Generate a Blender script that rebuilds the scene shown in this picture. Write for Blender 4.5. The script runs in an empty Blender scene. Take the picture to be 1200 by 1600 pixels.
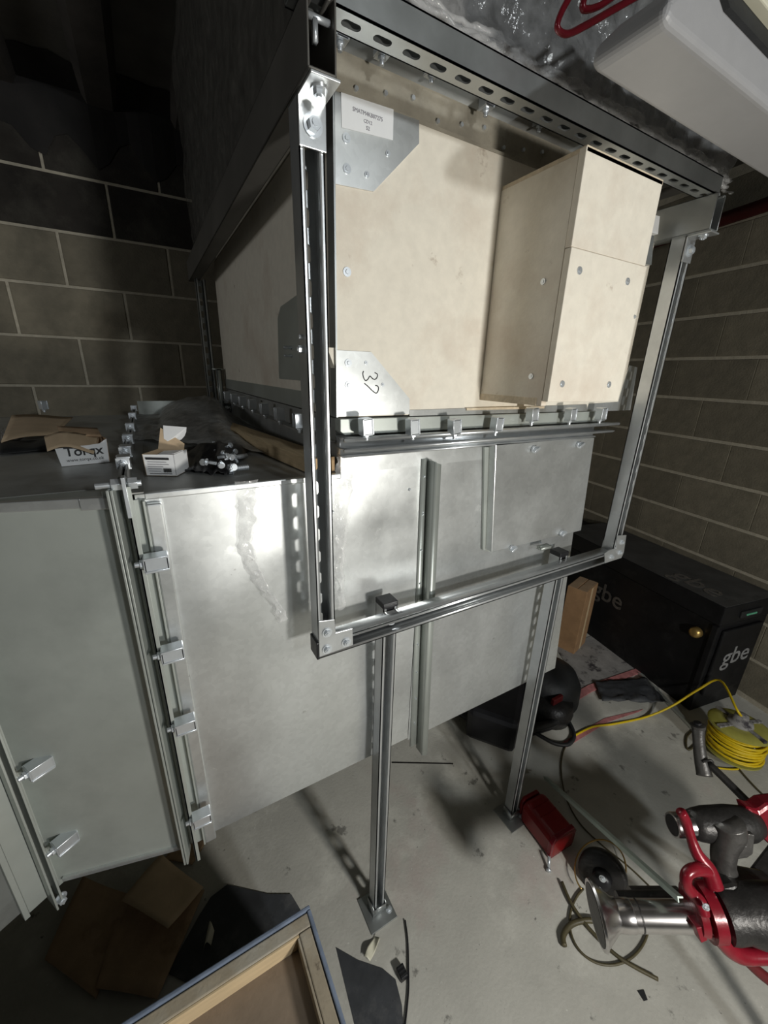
import bpy, bmesh, math, random
from mathutils import Vector as V, Matrix
random.seed(7)
SC = bpy.context.scene
COL = SC.collection
# ---------------------------------------------------------------- camera
CAM = V((0, 0, 1.85)); F = 625.0
RX = V((0.869053, -0.49398157, 0.0270018))          # camera right in world
DN = V((-0.14041468, -0.29862865, -0.94398339))     # camera down in world
FW = V((0.47437391, 0.81658015, -0.32888639))       # camera forward in world
cd = bpy.data.cameras.new('camera'); cam = bpy.data.objects.new('camera', cd); COL.objects.link(cam)
cam.matrix_world = Matrix(((RX.x, -DN.x, -FW.x, CAM.x), (RX.y, -DN.y, -FW.y, CAM.y), (RX.z, -DN.z, -FW.z, CAM.z), (0, 0, 0, 1)))
cd.sensor_fit = 'HORIZONTAL'; cd.sensor_width = 36; cd.lens = F / 1200 * 36; cd.clip_start = .02
SC.camera = cam
# ---------------------------------------------------------------- world, lights, exposure
w = bpy.data.worlds.new('world'); SC.world = w; w.use_nodes = True
w.node_tree.nodes['Background'].inputs[0].default_value = (.62, .68, .72, 1)
w.node_tree.nodes['Background'].inputs[1].default_value = .02
def lamp(name, loc, target, power, size, color):
    d = bpy.data.lights.new(name, 'AREA'); d.shape = 'DISK'; d.size = size; d.energy = power; d.color = color
    o = bpy.data.objects.new(name, d); COL.objects.link(o); o.location = loc
    o.rotation_euler = (V(target) - V(loc)).to_track_quat('-Z', 'Y').to_euler(); return o
lamp('work_light', (.84, -1.12, 1.34), (.55, .8, .95), 27, .19, (1, .97, .9))
lamp('ceiling_lamp', (1.03, -3.2, 2.75), (.7, .8, 1.0), 42, .25, (.93, .98, 1))
lamp('side_fill', (-2.7, .9, 2.35), (.35, 1.6, 2.0), 7.5, .5, (.97, .99, 1))  # added fill from the left, standing in for bounced light out of view
SC.view_settings.view_transform = 'Standard'; SC.view_settings.look = 'None'
SC.view_settings.gamma = 1; SC.view_settings.exposure = 0; SC.view_settings.use_curve_mapping = False

# ---------------------------------------------------------------- helpers
def ray(u, v): return RX * (u - 600) + DN * (v - 800) + FW * F
def at(u, v, ax, val):
    d = ray(u, v); return CAM + d * ((val - CAM[ax]) / d[ax])
def dep(u, v, t): return CAM + ray(u, v) * (t / F)

def mat(name, col, met=0, rough=.5, var=.12, scale=8, bump=.0, bscale=60, spots=None, rvar=0, stretch=None, trans=0, alpha=1, spec=.5, info=0, spangle=0):
    m = bpy.data.materials.new(name); m.use_nodes = True; nt = m.node_tree; N = nt.nodes; L = nt.links
    b = N['Principled BSDF']
    b.inputs['Metallic'].default_value = met; b.inputs['Roughness'].default_value = rough
    b.inputs['Specular IOR Level'].default_value = spec
    tc = N.new('ShaderNodeTexCoord'); mp = N.new('ShaderNodeMapping'); L.new(tc.outputs['Object'], mp.inputs[0])
    if stretch: mp.inputs['Scale'].default_value = stretch
    n = N.new('ShaderNodeTexNoise'); n.inputs['Scale'].default_value = scale; n.inputs['Detail'].default_value = 6
    n.inputs['Roughness'].default_value = .6; L.new(mp.outputs[0], n.inputs[0])
    r = N.new('ShaderNodeMapRange'); r.inputs[1].default_value = .3; r.inputs[2].default_value = .7
    r.inputs[3].default_value = 1 - var; r.inputs[4].default_value = 1 + var; L.new(n.outputs[0], r.inputs[0])
    src = r.outputs[0]
    if info:
        oi = N.new('ShaderNodeObjectInfo'); q = N.new('ShaderNodeMapRange'); q.inputs[3].default_value = 1 - info; q.inputs[4].default_value = 1 + info
        L.new(oi.outputs['Random'], q.inputs[0]); mm = N.new('ShaderNodeMath'); mm.operation = 'MULTIPLY'
        L.new(src, mm.inputs[0]); L.new(q.outputs[0], mm.inputs[1]); src = mm.outputs[0]
    if spangle:
        vo = N.new('ShaderNodeTexVoronoi'); vo.inputs['Scale'].default_value = 90; L.new(mp.outputs[0], vo.inputs[0])
        sx = N.new('ShaderNodeSeparateColor'); L.new(vo.outputs['Color'], sx.inputs[0])
        q = N.new('ShaderNodeMapRange'); q.inputs[3].default_value = 1 - spangle; q.inputs[4].default_value = 1 + spangle
        L.new(sx.outputs[0], q.inputs[0]); mm = N.new('ShaderNodeMath'); mm.operation = 'MULTIPLY'
        L.new(src, mm.inputs[0]); L.new(q.outputs[0], mm.inputs[1]); src = mm.outputs[0]
    vm = N.new('ShaderNodeVectorMath'); vm.operation = 'SCALE'; vm.inputs[0].default_value = col[:3]
    L.new(src, vm.inputs['Scale']); cur = vm.outputs[0]
    for sp in (spots or []):   # (colour, scale, lo, hi)
        n2 = N.new('ShaderNodeTexNoise'); n2.inputs['Scale'].default_value = sp[1]; n2.inputs['Detail'].default_value = 8
        n2.inputs['Roughness'].default_value = .65; n2.noise_dimensions = '4D'; n2.inputs['W'].default_value = sp[1] * 1.7
        L.new(mp.outputs[0], n2.inputs[0])
        r2 = N.new('ShaderNodeMapRange'); r2.inputs[1].default_value = sp[2]; r2.inputs[2].default_value = sp[3]; L.new(n2.outputs[0], r2.inputs[0])
        mx = N.new('ShaderNodeMix'); mx.data_type = 'RGBA'; L.new(r2.outputs[0], mx.inputs[0]); L.new(cur, mx.inputs[6])
        mx.inputs[7].default_value = (*sp[0], 1); cur = mx.outputs[2]
    L.new(cur, b.inputs['Base Color'])
    if rvar:
        n3 = N.new('ShaderNodeTexNoise'); n3.inputs['Scale'].default_value = 5; n3.inputs['Detail'].default_value = 5; L.new(mp.outputs[0], n3.inputs[0])
        r3 = N.new('ShaderNodeMapRange'); r3.inputs[1].default_value = .3; r3.inputs[2].default_value = .7
        r3.inputs[3].default_value = max(.03, rough - rvar); r3.inputs[4].default_value = rough + rvar; L.new(n3.outputs[0], r3.inputs[0]); L.new(r3.outputs[0], b.inputs['Roughness'])
    if bump:
        n4 = N.new('ShaderNodeTexNoise'); n4.inputs['Scale'].default_value = bscale; n4.inputs['Detail'].default_value = 4; L.new(mp.outputs[0], n4.inputs[0])
        bp = N.new('ShaderNodeBump'); bp.inputs['Strength'].default_value = bump; bp.inputs['Distance'].default_value = .004
        L.new(n4.outputs[0], bp.inputs['Height']); L.new(bp.outputs[0], b.inputs['Normal'])
    if trans: b.inputs['Transmission Weight'].default_value = trans
    if alpha < 1: b.inputs['Alpha'].default_value = alpha
    return m

M = dict(
 shadow_galv=mat('shaded_galvanised', (.20, .21, .20), .4, .5, .2, 5, .1, 20, [((.10, .10, .095), 4, .5, .7)]),  # shade of the far left duct put into a darker, mottled colour
 card_tall=mat('orange_card', (.34, .20, .10), 0, .8, .15, 14, .15, 70),
 sheet_black=mat('dusty_black_sheet', (.042, .045, .050), 0, .6, .35, 7, .4, 40, [((.12, .12, .12), 6, .55, .72)]),
 casing_dark=mat('shaded_steel', (.13, .125, .115), .4, .5, .2, 5, .1, 20),  # steel darkened to carry the shade on the overhead duct and left beam
 render_coat=mat('pale_render', (.55, .54, .50), 0, .9, .08, 4, .2, 40),
 galv=mat('galvanised_sheet', (.68, .70, .70), .80, .35, .07, 5, .06, 9, [((.42, .43, .43), 3.2, .60, .80), ((.86, .88, .88), 14, .64, .70), ((.36, .36, .35), 20, .665, .71)], .07, spangle=.04),
 galv_old=mat('dusty_galvanised', (.40, .41, .40), .55, .45, .18, 7, .15, 30, [((.22, .21, .19), 5, .5, .75)], .1),
 galv_dull=mat('dull_galvanised', (.46, .49, .46), .5, .42, .10, 4, .05, 4, [((.34, .36, .34), 3, .5, .75)], .06),
 strut=mat('zinc_strut', (.60, .62, .63), .75, .32, .10, 14, .05, 40, None, .06),
 strut_dull=mat('dull_zinc_strut', (.42, .44, .44), .85, .38, .12, 10, .05, 40, None, .06),
 zinc=mat('bright_zinc', (.72, .76, .80), .7, .30, .08, 30),
 dusty=mat('dusty_beige_metal', (.34, .31, .25), .1, .8, .25, 12, .5, 50, [((.12, .11, .09), 9, .58, .7), ((.45, .42, .35), 16, .6, .75)]),
 board=mat('cream_fibre_board', (.80, .745, .64), 0, .75, .05, 40, .12, 160, [((.66, .57, .47), 4, .52, .72), ((.46, .38, .30), 17, .63, .72)]),
 board_edge=mat('board_edge', (.66, .56, .42), 0, .85, .15, 60, .3, 160),
 paper=mat('white_paper', (.82, .83, .84), 0, .6, .03, 20),
 ink=mat('black_ink', (.02, .02, .022), 0, .6, 0),
 ink_grey=mat('grey_ink', (.28, .27, .30), 0, .7, .1, 90),
 black=mat('black_plastic', (.012, .012, .014), 0, .38, .2, 20, .1, 90),
 black_rub=mat('black_rubber', (.016, .017, .018), 0, .55, .25, 12, .3, 60),
 chest=mat('black_painted_steel', (.010, .010, .011), 0, .5, .3, 9, .1, 60, [((.035, .035, .035), 7, .55, .8)], spec=.25),
 chest_top=mat('scuffed_black_steel', (.062, .062, .062), .1, .55, .35, 6, .2, 60, [((.16, .16, .16), 5, .62, .8), ((.02, .02, .02), 9, .6, .75)]),
 faintink=mat('faded_grey_paint', (.10, .09, .08), 0, .7, .4, 60),
 greyink=mat('worn_grey_paint', (.27, .27, .27), 0, .6, .35, 60),
 block=mat('concrete_block', (.20, .178, .132), 0, .92, .16, 14, .5, 120, [((.13, .12, .09), 5, .5, .75)], info=.14),
 mortar=mat('mortar', (.46, .42, .335), 0, .95, .15, 30, .5, 150),
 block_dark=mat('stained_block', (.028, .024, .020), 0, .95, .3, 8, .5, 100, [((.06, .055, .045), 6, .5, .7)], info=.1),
 floor=mat('concrete_floor', (.47, .46, .415), 0, .82, .10, 5, .25, 90,
           [((.40, .39, .35), 2.4, .48, .66), ((.62, .61, .55), 3.6, .53, .68), ((.46, .39, .36), 1.9, .56, .7), ((.20, .195, .175), 8, .625, .665), ((.17, .165, .15), 30, .655, .69), ((.66, .65, .60), 55, .66, .70)]),
 deck=mat('grey_soffit', (.09, .085, .075), 0, .9, .25, 5, .3, 50),
 deck_dark=mat('dark_soffit', (.055, .048, .042), 0, .9, .3, 6, .3, 50),
 mastic=mat('black_mastic', (.012, .010, .009), 0, .8, .4, 8, .6, 25),
 timber=mat('raw_timber', (.52, .40, .24), 0, .8, .18, 10, .2, 90, stretch=(12, 1, 12)),
 timber_end=mat('timber_end', (.55, .37, .20), 0, .8, .2, 50, .2, 90),
 card=mat('brown_card', (.42, .29, .18), 0, .85, .12, 14, .15, 70, [((.17, .10, .05), 5, .55, .75)]),
 card_lt=mat('light_brown_card', (.58, .44, .29), 0, .85, .10, 14, .15, 70),
 ply=mat('worn_plywood', (.24, .185, .135), 0, .8, .18, 8, .25, 70, [((.12, .085, .06), 6, .55, .72)]),
 rim=mat('dusty_timber_rim', (.34, .29, .215), 0, .85, .15, 14, .3, 80, [((.10, .075, .05), 14, .64, .7), ((.40, .38, .33), 5, .5, .7)]),
 batten=mat('pine_batten', (.60, .46, .28), 0, .75, .10, 10, .1, 60, [((.30, .20, .11), 12, .70, .76)], stretch=(1, 10, 10)),
 blue=mat('dusty_blue_edge', (.17, .21, .29), 0, .6, .25, 20, .2, 80),
 chrome=mat('chrome', (.62, .60, .60), 1, .22, .10, 20),
 iron=mat('dark_cast_iron', (.045, .043, .042), .6, .42, .3, 25, .4, 90, [((.12, .11, .10), 12, .6, .75)]),
 iron_lt=mat('worn_cast_iron', (.12, .115, .11), .7, .40, .25, 25, .3, 90),
 red=mat('red_paint', (.20, .008, .018), .1, .26, .2, 20, .15, 60, [((.16, .01, .015), 10, .55, .75)]),
 red_dk=mat('dark_red_paint', (.11, .006, .008), 0, .5, .2, 20),
 red_pl=mat('red_plastic', (.22, .006, .008), 0, .35, .15, 10),
 yellow=mat('yellow_cord', (.72, .52, .01), 0, .45, .1, 60),
 yellow_cl=mat('cloudy_yellow_plastic', (.55, .52, .12), 0, .25, .1, 20, trans=.35),
 olive=mat('olive_cable', (.075, .062, .030), 0, .5, .3, 30),
 pink=mat('pink_strip', (.50, .20, .20), 0, .7, .3, 30),
 sheet=mat('grey_dusty_sheet', (.30, .29, .28), 0, .8, .25, 9, .4, 50, [((.05, .045, .05), 15, .56, .66)]),
 whitebox=mat('matt_grey_plastic', (.34, .34, .35), 0, .40, .03, 30, .05, 200),
 cream=mat('cream_plastic', (.62, .60, .48), 0, .6, .05, 20),
 brass=mat('brass', (.60, .40, .14), .8, .35, .1, 40),
 green=mat('green_plastic', (.12, .42, .26), 0, .4, .1, 40),
 steelbar=mat('greenish_steel_bar', (.50, .58, .53), .5, .5, .1, 20),
)
def film_mat(name, tint, amount, rough):
    m = bpy.data.materials.new(name); m.use_nodes = True; nt = m.node_tree; N = nt.nodes; L = nt.links
    b = N['Principled BSDF']; b.inputs['Base Color'].default_value = (*tint, 1); b.inputs['Roughness'].default_value = rough
    b.inputs['Specular IOR Level'].default_value = .9
    t = N.new('ShaderNodeBsdfTransparent'); mx = N.new('ShaderNodeMixShader')
    tc = N.new('ShaderNodeTexCoord'); n = N.new('ShaderNodeTexNoise'); n.inputs['Scale'].default_value = 26; n.inputs['Detail'].default_value = 5
    L.new(tc.outputs['Object'], n.inputs[0]); r = N.new('ShaderNodeMapRange'); r.inputs[1].default_value = .35; r.inputs[2].default_value = .7
    r.inputs[3].default_value = amount * .6; r.inputs[4].default_value = min(1, amount * 1.5); L.new(n.outputs[0], r.inputs[0]); L.new(r.outputs[0], mx.inputs[0])
    bp = N.new('ShaderNodeBump'); bp.inputs['Strength'].default_value = .8; bp.inputs['Distance'].default_value = .01
    L.new(n.outputs[0], bp.inputs['Height']); L.new(bp.outputs[0], b.inputs['Normal'])
    L.new(t.outputs[0], mx.inputs[1]); L.new(b.outputs[0], mx.inputs[2]); L.new(mx.outputs[0], N['Material Output'].inputs[0])
    return m
M['film'] = film_mat('clear_film', (.75, .75, .75), .34, .10)
M['film_edge'] = film_mat('twisted_film', (.62, .62, .62), .36, .07)
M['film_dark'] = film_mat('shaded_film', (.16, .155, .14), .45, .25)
M['sheet_film'] = film_mat('dusty_film', (.30, .30, .29), .95, .30)
M['film_heavy'] = film_mat('crumpled_film', (.42, .42, .42), .62, .16)

def root(name, loc, label, cat, group=None, kind=None):
    o = bpy.data.objects.new(name, None); COL.objects.link(o); o.location = loc; o.empty_display_size = .05
    return tag(o, label, cat, group, kind)
def tag(o, label=None, cat=None, group=None, kind=None):
    if label: o['label'] = label
    if cat: o['category'] = cat
    if group: o['group'] = group
    if kind: o['kind'] = kind
    return o
def adopt(o, parent):
    if parent:
        o.parent = parent
        bpy_mat = Matrix.Identity(4); p = parent
        chain = []
        while p: chain.append(p); p = p.parent
        for q in reversed(chain): bpy_mat = bpy_mat @ q.matrix_parent_inverse @ q.matrix_basis
        o.matrix_parent_inverse = bpy_mat.inverted()
    return o

class B:
    def __init__(s): s.bm = bmesh.new()
    def box(s, lo, hi, rot=None, piv=None):
        vs = []
        for z in (lo[2], hi[2]):
            for x, y in ((lo[0], lo[1]), (hi[0], lo[1]), (hi[0], hi[1]), (lo[0], hi[1])):
                p = V((x, y, z))
                if rot: p = rot @ (p - V(piv)) + V(piv)
                vs.append(s.bm.verts.new(p))
        for f in ((0, 3, 2, 1), (4, 5, 6, 7), (0, 1, 5, 4), (1, 2, 6, 5), (2, 3, 7, 6), (3, 0, 4, 7)): s.bm.faces.new([vs[i] for i in f])
        return s
    def obox(s, c, ax, ay, az, sx, sy, sz):     # oriented box, centre + unit axes + full sizes
        vs = []
        for k in (-1, 1):
            for i, j in ((-1, -1), (1, -1), (1, 1), (-1, 1)):
                vs.append(s.bm.verts.new(V(c) + ax * (i * sx / 2) + ay * (j * sy / 2) + az * (k * sz / 2)))
        for f in ((0, 3, 2, 1), (4, 5, 6, 7), (0, 1, 5, 4), (1, 2, 6, 5), (2, 3, 7, 6), (3, 0, 4, 7)): s.bm.faces.new([vs[i] for i in f])
        return s
    def prism(s, pts, vec):
        vec = V(vec); a = [s.bm.verts.new(V(p)) for p in pts]; b = [s.bm.verts.new(V(p) + vec) for p in pts]; n = len(a)
        s.bm.faces.new(a); s.bm.faces.new(b[::-1])
        for i in range(n): s.bm.faces.new((a[i], b[i], b[(i + 1) % n], a[(i + 1) % n]))
        return s
    def cyl(s, p0, p1, r, n=12, r2=None, caps=True):
        p0, p1 = V(p0), V(p1); r2 = r if r2 is None else r2; d = (p1 - p0).normalized()
        a = d.orthogonal().normalized(); b = d.cross(a)
        A = [s.bm.verts.new(p0 + (a * math.cos(t) + b * math.sin(t)) * r) for t in [2 * math.pi * k / n for k in range(n)]]
        Bv = [s.bm.verts.new(p1 + (a * math.cos(t) + b * math.sin(t)) * r2) for t in [2 * math.pi * k / n for k in range(n)]]
        for k in range(n): s.bm.faces.new((A[k], A[(k + 1) % n], Bv[(k + 1) % n], Bv[k]))
        if caps: s.bm.faces.new(A[::-1]); s.bm.faces.new(Bv)
        return s
    def tube(s, pts, rs, n=8, closed=False, smooth=4, flat=1):
        pts = [V(p) for p in pts]
        if not hasattr(rs, '__len__'): rs = [rs] * len(pts)
        P = []; R = []; m = len(pts)
        if smooth > 1 and m > 2:
            rng = range(m if closed else m - 1)
            for i in rng:
                g = lambda k: pts[k % m] if closed else pts[min(max(k, 0), m - 1)]
                p0, p1, p2, p3 = g(i - 1), g(i), g(i + 1), g(i + 2)
                for k in range(smooth):
                    t = k / smooth
                    P.append(.5 * ((2 * p1) + (p2 - p0) * t + (2 * p0 - 5 * p1 + 4 * p2 - p3) * t * t + (3 * p1 - p0 - 3 * p2 + p3) * t ** 3))
                    R.append(rs[i % m] * (1 - t) + rs[(i + 1) % m] * t)
            if not closed: P.append(pts[-1]); R.append(rs[-1])
        else: P, R = pts, list(rs)
        rings = []; prev = None; c = len(P)
        for i in range(c):
            if closed: d = (P[(i + 1) % c] - P[i - 1])
            else: d = P[min(i + 1, c - 1)] - P[max(i - 1, 0)]
            d.normalize()
            a = (prev - d * prev.dot(d)) if prev else d.orthogonal()
            if a.length < 1e-6: a = d.orthogonal()
            a.normalize(); prev = a; b = d.cross(a)
            rings.append([s.bm.verts.new(P[i] + (a * math.cos(t) + b * math.sin(t) * flat) * R[i]) for t in [2 * math.pi * k / n for k in range(n)]])
        for i in range(c if closed else c - 1):
            A, Bv = rings[i], rings[(i + 1) % c]
            for k in range(n): s.bm.faces.new((A[k], A[(k + 1) % n], Bv[(k + 1) % n], Bv[k]))
        if not closed: s.bm.faces.new(rings[0][::-1]); s.bm.faces.new(rings[-1])
        return s
    def lathe(s, p0, axis, prof, n=20):
        p0 = V(p0); d = V(axis).normalized(); a = d.orthogonal().normalized(); b = d.cross(a); rings = []
        for h, r in prof:
            rings.append([s.bm.verts.new(p0 + d * h + (a * math.cos(t) + b * math.sin(t)) * r) for t in [2 * math.pi * k / n for k in range(n)]])
        for A, Bv in zip(rings, rings[1:]):
            for k in range(n): s.bm.faces.new((A[k], A[(k + 1) % n], Bv[(k + 1) % n], Bv[k]))
        s.bm.faces.new(rings[0][::-1]); s.bm.faces.new(rings[-1]); return s
    def slotted(s, o, u, t, nrm, L, W, pitch, sl, sw, th, phase=0):
        # plate from origin corner o, long axis u, width axis t, thickness nrm, with rounded slots
        o, u, t, nrm = V(o), V(u), V(t), V(nrm); pos = phase
        def quad(a, b):
            if b - a < 1e-4: return
            s.obox(o + u * ((a + b) / 2) + t * (W / 2) + nrm * (th / 2), u, t, nrm, b - a, W, th)
        n = 16; x = 0
        while pos + pitch <= L:
            c0 = pos; quad(x, c0); x = c0 + pitch; cen = c0 + pitch / 2
            ins, out = [], []
            for k in range(n):
                an = 2 * math.pi * (k + .5) / n; cx, cy = math.cos(an), math.sin(an)
                ins.append((cen + (sl / 2 - sw / 2) * (1 if cx > 0 else -1) + cx * sw / 2, W / 2 + cy * sw / 2))
                f = min((pitch / 2) / max(abs(cx), 1e-6), (W / 2) / max(abs(cy), 1e-6)); out.append([cen + cx * f, W / 2 + cy * f])
            # snap the four ring points nearest the cell corners onto them
            for sx in (-1, 1):
                for sy in (-1, 1):
                    q = (cen + sx * pitch / 2, W / 2 + sy * W / 2); j = min(range(n), key=lambda i: (out[i][0] - q[0]) ** 2 + (out[i][1] - q[1]) ** 2); out[j] = [q[0], q[1]]
            G = lambda p, h: s.bm.verts.new(o + u * p[0] + t * p[1] + nrm * h)
            I0 = [G(p, 0) for p in ins]; O0 = [G(p, 0) for p in out]; I1 = [G(p, th) for p in ins]; O1 = [G(p, th) for p in out]
            for k in range(n):
                j = (k + 1) % n
                s.bm.faces.new((O0[k], O0[j], I0[j], I0[k])); s.bm.faces.new((O1[j], O1[k], I1[k], I1[j])); s.bm.faces.new((I0[k], I0[j], I1[j], I1[k])); s.bm.faces.new((O0[j], O0[k], O1[k], O1[j]))
            pos += pitch
        quad(x, L); return s
    def strut(s, p0, p1, o, w=.041, d=.041, pitch=.052, phase=.012, slots=True, th=.0025, lip=.0085):
        p0, p1, o = V(p0), V(p1), V(o); u = (p1 - p0); L = u.length; u.normalize(); sd = u.cross(o).normalized(); mid = (p0 + p1) / 2
        base = p0 - o * (d / 2) - sd * (w / 2)
        if slots: s.slotted(base, u, sd, o, L, w, pitch, .030, .014, th, phase)
        else: s.obox(mid - o * (d / 2 - th / 2), u, sd, o, L, w, th)
        for k in (-1, 1):
            s.obox(mid + sd * k * (w / 2 - th / 2), u, sd, o, L, th, d)
            s.obox(mid + sd * k * (w / 2 - lip / 2) + o * (d / 2 - th / 2), u, sd, o, L, lip, th)
            s.obox(mid + sd * k * (w / 2 - lip + th / 2) + o * (d / 2 - .0045), u, sd, o, L, th, .009)
            s.cyl(mid + sd * k * (w / 2 - lip + th / 2) + o * (d / 2 - th / 2) - u * L / 2, mid + sd * k * (w / 2 - lip + th / 2) + o * (d / 2 - th / 2) + u * L / 2, .0020, 8)
        return s
    def hexbolt(s, p, n, r=.009, h=.007, washer=True, shank=0):
        p, n = V(p), V(n).normalized()
        if washer: s.cyl(p, p + n * .002, r * 1.45, 16)
        s.cyl(p + n * .002, p + n * (.002 + h), r, 6, r * .93)
        s.cyl(p + n * (.002 + h), p + n * (.004 + h), r * .5, 8)
        if shank: s.cyl(p, p - n * shank, r * .5, 8)
        return s
    def build(s, name, m, parent=None, bevel=0, smooth=False, label=None, seg=2):
        bmesh.ops.recalc_face_normals(s.bm, faces=s.bm.faces)
        s.bm.edges.index_update(); sharp_ids = [e.index for e in s.bm.edges if len(e.link_faces) != 2 or e.calc_face_angle(9) > .6]
        me = bpy.data.meshes.new(name); s.bm.to_mesh(me); s.bm.free()
        lo = V((1e9,) * 3); hi = -lo
        for v in me.vertices:
            for i in range(3): lo[i] = min(lo[i], v.co[i]); hi[i] = max(hi[i], v.co[i])
        c = (lo + hi) / 2; c.z = lo.z if not parent else c.z
        me.transform(Matrix.Translation(-c)); me.materials.append(M[m] if isinstance(m, str) else m)
        if smooth:
            for p in me.polygons: p.use_smooth = True
        elif len(me.polygons) > 14:
            for p in me.polygons: p.use_smooth = True
            for i in sharp_ids: me.edges[i].use_edge_sharp = True
        o = bpy.data.objects.new(name, me); o.location = c; COL.objects.link(o); adopt(o, parent)
        if bevel:
            b = o.modifiers.new('bevel', 'BEVEL'); b.width = bevel; b.segments = seg; b.limit_method = 'ANGLE'; b.angle_limit = .6; b.harden_normals = False
        if label: o['label'] = label
        return o
def clone(o, mtx, parent, label=None):
    c = o.copy(); COL.objects.link(c); c.parent = None; c.matrix_parent_inverse = Matrix.Identity(4); c.matrix_basis = mtx; adopt(c, parent)
    if label: c['label'] = label
    return c
def text(body, p, xdir, ydir, size, m, parent, name='lettering', align='CENTER', squeeze=1, font_bold=0):
    cu = bpy.data.curves.new('t', 'FONT'); cu.body = body; cu.size = 1; cu.extrude = .004; cu.align_x = align; cu.align_y = 'CENTER'; cu.resolution_u = 3; cu.offset = font_bold
    tmp = bpy.data.objects.new('t', cu); me = bpy.data.meshes.new_from_object(tmp); bpy.data.objects.remove(tmp)
    x = V(xdir).normalized(); y = V(ydir); y = (y - x * y.dot(x)).normalized(); z = x.cross(y)
    T = Matrix(((x.x, y.x, z.x, 0), (x.y, y.y, z.y, 0), (x.z, y.z, z.z, 0), (0, 0, 0, 1))) @ Matrix.Diagonal((size * squeeze, size, .12, 1))
    me.transform(T); me.materials.append(M[m]); o = bpy.data.objects.new(name, me); o.location = V(p); COL.objects.link(o); return adopt(o, parent)
X, Y, Z = V((1, 0, 0)), V((0, 1, 0)), V((0, 0, 1))

# ================================================================ SETTING
WB = 2.76                                   # back wall plane (y)
WU = V((.181, .9835, 0)).normalized(); WN = V((WU.y, -WU.x, 0)); WO = 2.80    # right wall: along, outward normal, offset
CZ = 3.02
fl = B().box((-3.3, -5, -.12), (4.6, 3.1, 0)).build('floor', 'floor'); fl['kind'] = 'structure'
ce = B().box((-3.3, -5, CZ), (4.6, 3.1, CZ + .1)).build('ceiling', 'deck'); ce['kind'] = 'structure'
for k in range(14):                         # ribs of the soffit running away from the camera
    x = -2.6 + k * .36
    B().prism([(x, .2, CZ), (x + .16, .2, CZ), (x + .13, .2, CZ - .05), (x + .03, .2, CZ - .05)], (0, WB - .2, 0)).build('soffit_rib', 'deck_dark', ce)
wb = B().box((-3.3, WB + .0035, 0), (4.6, WB + .2, CZ)).build('wall_back', 'mortar'); wb['kind'] = 'structure'
s = B(); s.obox(WN * (WO + .1035) + WU * -1.1 + Z * (CZ / 2), WN, WU, Z, .2, 7.6, CZ)
wr = s.build('wall_right', 'mortar'); wr['kind'] = 'structure'
wl = B().box((-3.4, -5, 0), (-3.2, 3.0, CZ)).build('wall_left', 'block'); wl['kind'] = 'structure'
wf = B().box((-3.3, -5.1, 0), (4.6, -4.9, CZ)).build('wall_front', 'render_coat'); wf['kind'] = 'structure'
def block_mesh(L, H, m):
    s = B(); a, h, d = L / 2, H / 2, .012; e = .003
    o = [s.bm.verts.new((x, 0, z)) for x, z in ((-a, -h), (a, -h), (a, h), (-a, h))]
    b = [s.bm.verts.new((x, -d + e, z)) for x, z in ((-a, -h), (a, -h), (a, h), (-a, h))]
    f = [s.bm.verts.new((x, -d, z)) for x, z in ((-a + e, -h + e), (a - e, -h + e), (a - e, h - e), (-a + e, h - e))]
    for A, C in ((o, b), (b, f)):
        for k in range(4): s.bm.faces.new((A[k], A[(k + 1) % 4], C[(k + 1) % 4], C[k]))
    s.bm.faces.new(f); bmesh.ops.recalc_face_normals(s.bm, faces=s.bm.faces)
    me = bpy.data.meshes.new('concrete_block'); s.bm.to_mesh(me); s.bm.free(); me.materials.append(M[m]); return me
bl = block_mesh(.461, .2265, 'block'); bl_d = block_mesh(.461, .2265, 'block_dark'); hb = block_mesh(.224, .2265, 'block')
def put_block(me, p, xd, parent):
    n = xd.cross(Z); o = bpy.data.objects.new('concrete_block', me); COL.objects.link(o)   # local -y = room side
    o.matrix_basis = Matrix(((xd.x, -n.x, 0, p.x), (xd.y, -n.y, 0, p.y), (0, 0, 1, p.z), (0, 0, 0, 1))); adopt(o, parent)
for row in range(-4, 5):                    # back wall courses
    z0 = 1.977 + row * .2385
    off = -.268 if row % 2 else -.03
    for k in range(-3, 9):
        x = off + k * .473 + .2365
        if z0 + .2385 > CZ + .05: continue
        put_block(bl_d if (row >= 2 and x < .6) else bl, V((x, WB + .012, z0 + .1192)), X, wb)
for row in range(-4, 9):                    # right wall courses, up to the soffit
    z0 = 1.008 + row * .2455
    off = .905 if row % 2 == 0 else 1.13
    for k in range(-4, 4):
        sp = (off + k * .462 + .231); p = WN * (WO + .012) + WU * sp; p.z = z0 + .1227
        if p.z > CZ - .1 or p.y > WB - .15: continue
        put_block(bl, p, -WU, wr)
# ragged dark mastic line where the back wall meets the soffit
s = B(); up = []; lo = []
for k in range(40):
    x = -1.3 + k * .05; n = .09 + .05 * math.sin(k * 1.3) + random.uniform(-.02, .03)
    lo.append(V((x, WB - .004, CZ - n - .12))); up.append(V((x, WB - .22 - random.uniform(0, .06), CZ - .004)))
top = [V((p.x, WB, CZ - .004)) for p in up]
for k in range(39):
    a = [s.bm.verts.new(q) for q in (lo[k], lo[k + 1], V((up[k + 1].x, WB - .05, CZ - .02)), V((up[k].x, WB - .05, CZ - .02)))]; s.bm.faces.new(a)
    a = [s.bm.verts.new(q) for q in (V((up[k].x, WB - .05, CZ - .02)), V((up[k + 1].x, WB - .05, CZ - .02)), up[k + 1], up[k])]; s.bm.faces.new(a)
t = s.build('fire_mastic', 'mastic', wb)
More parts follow.
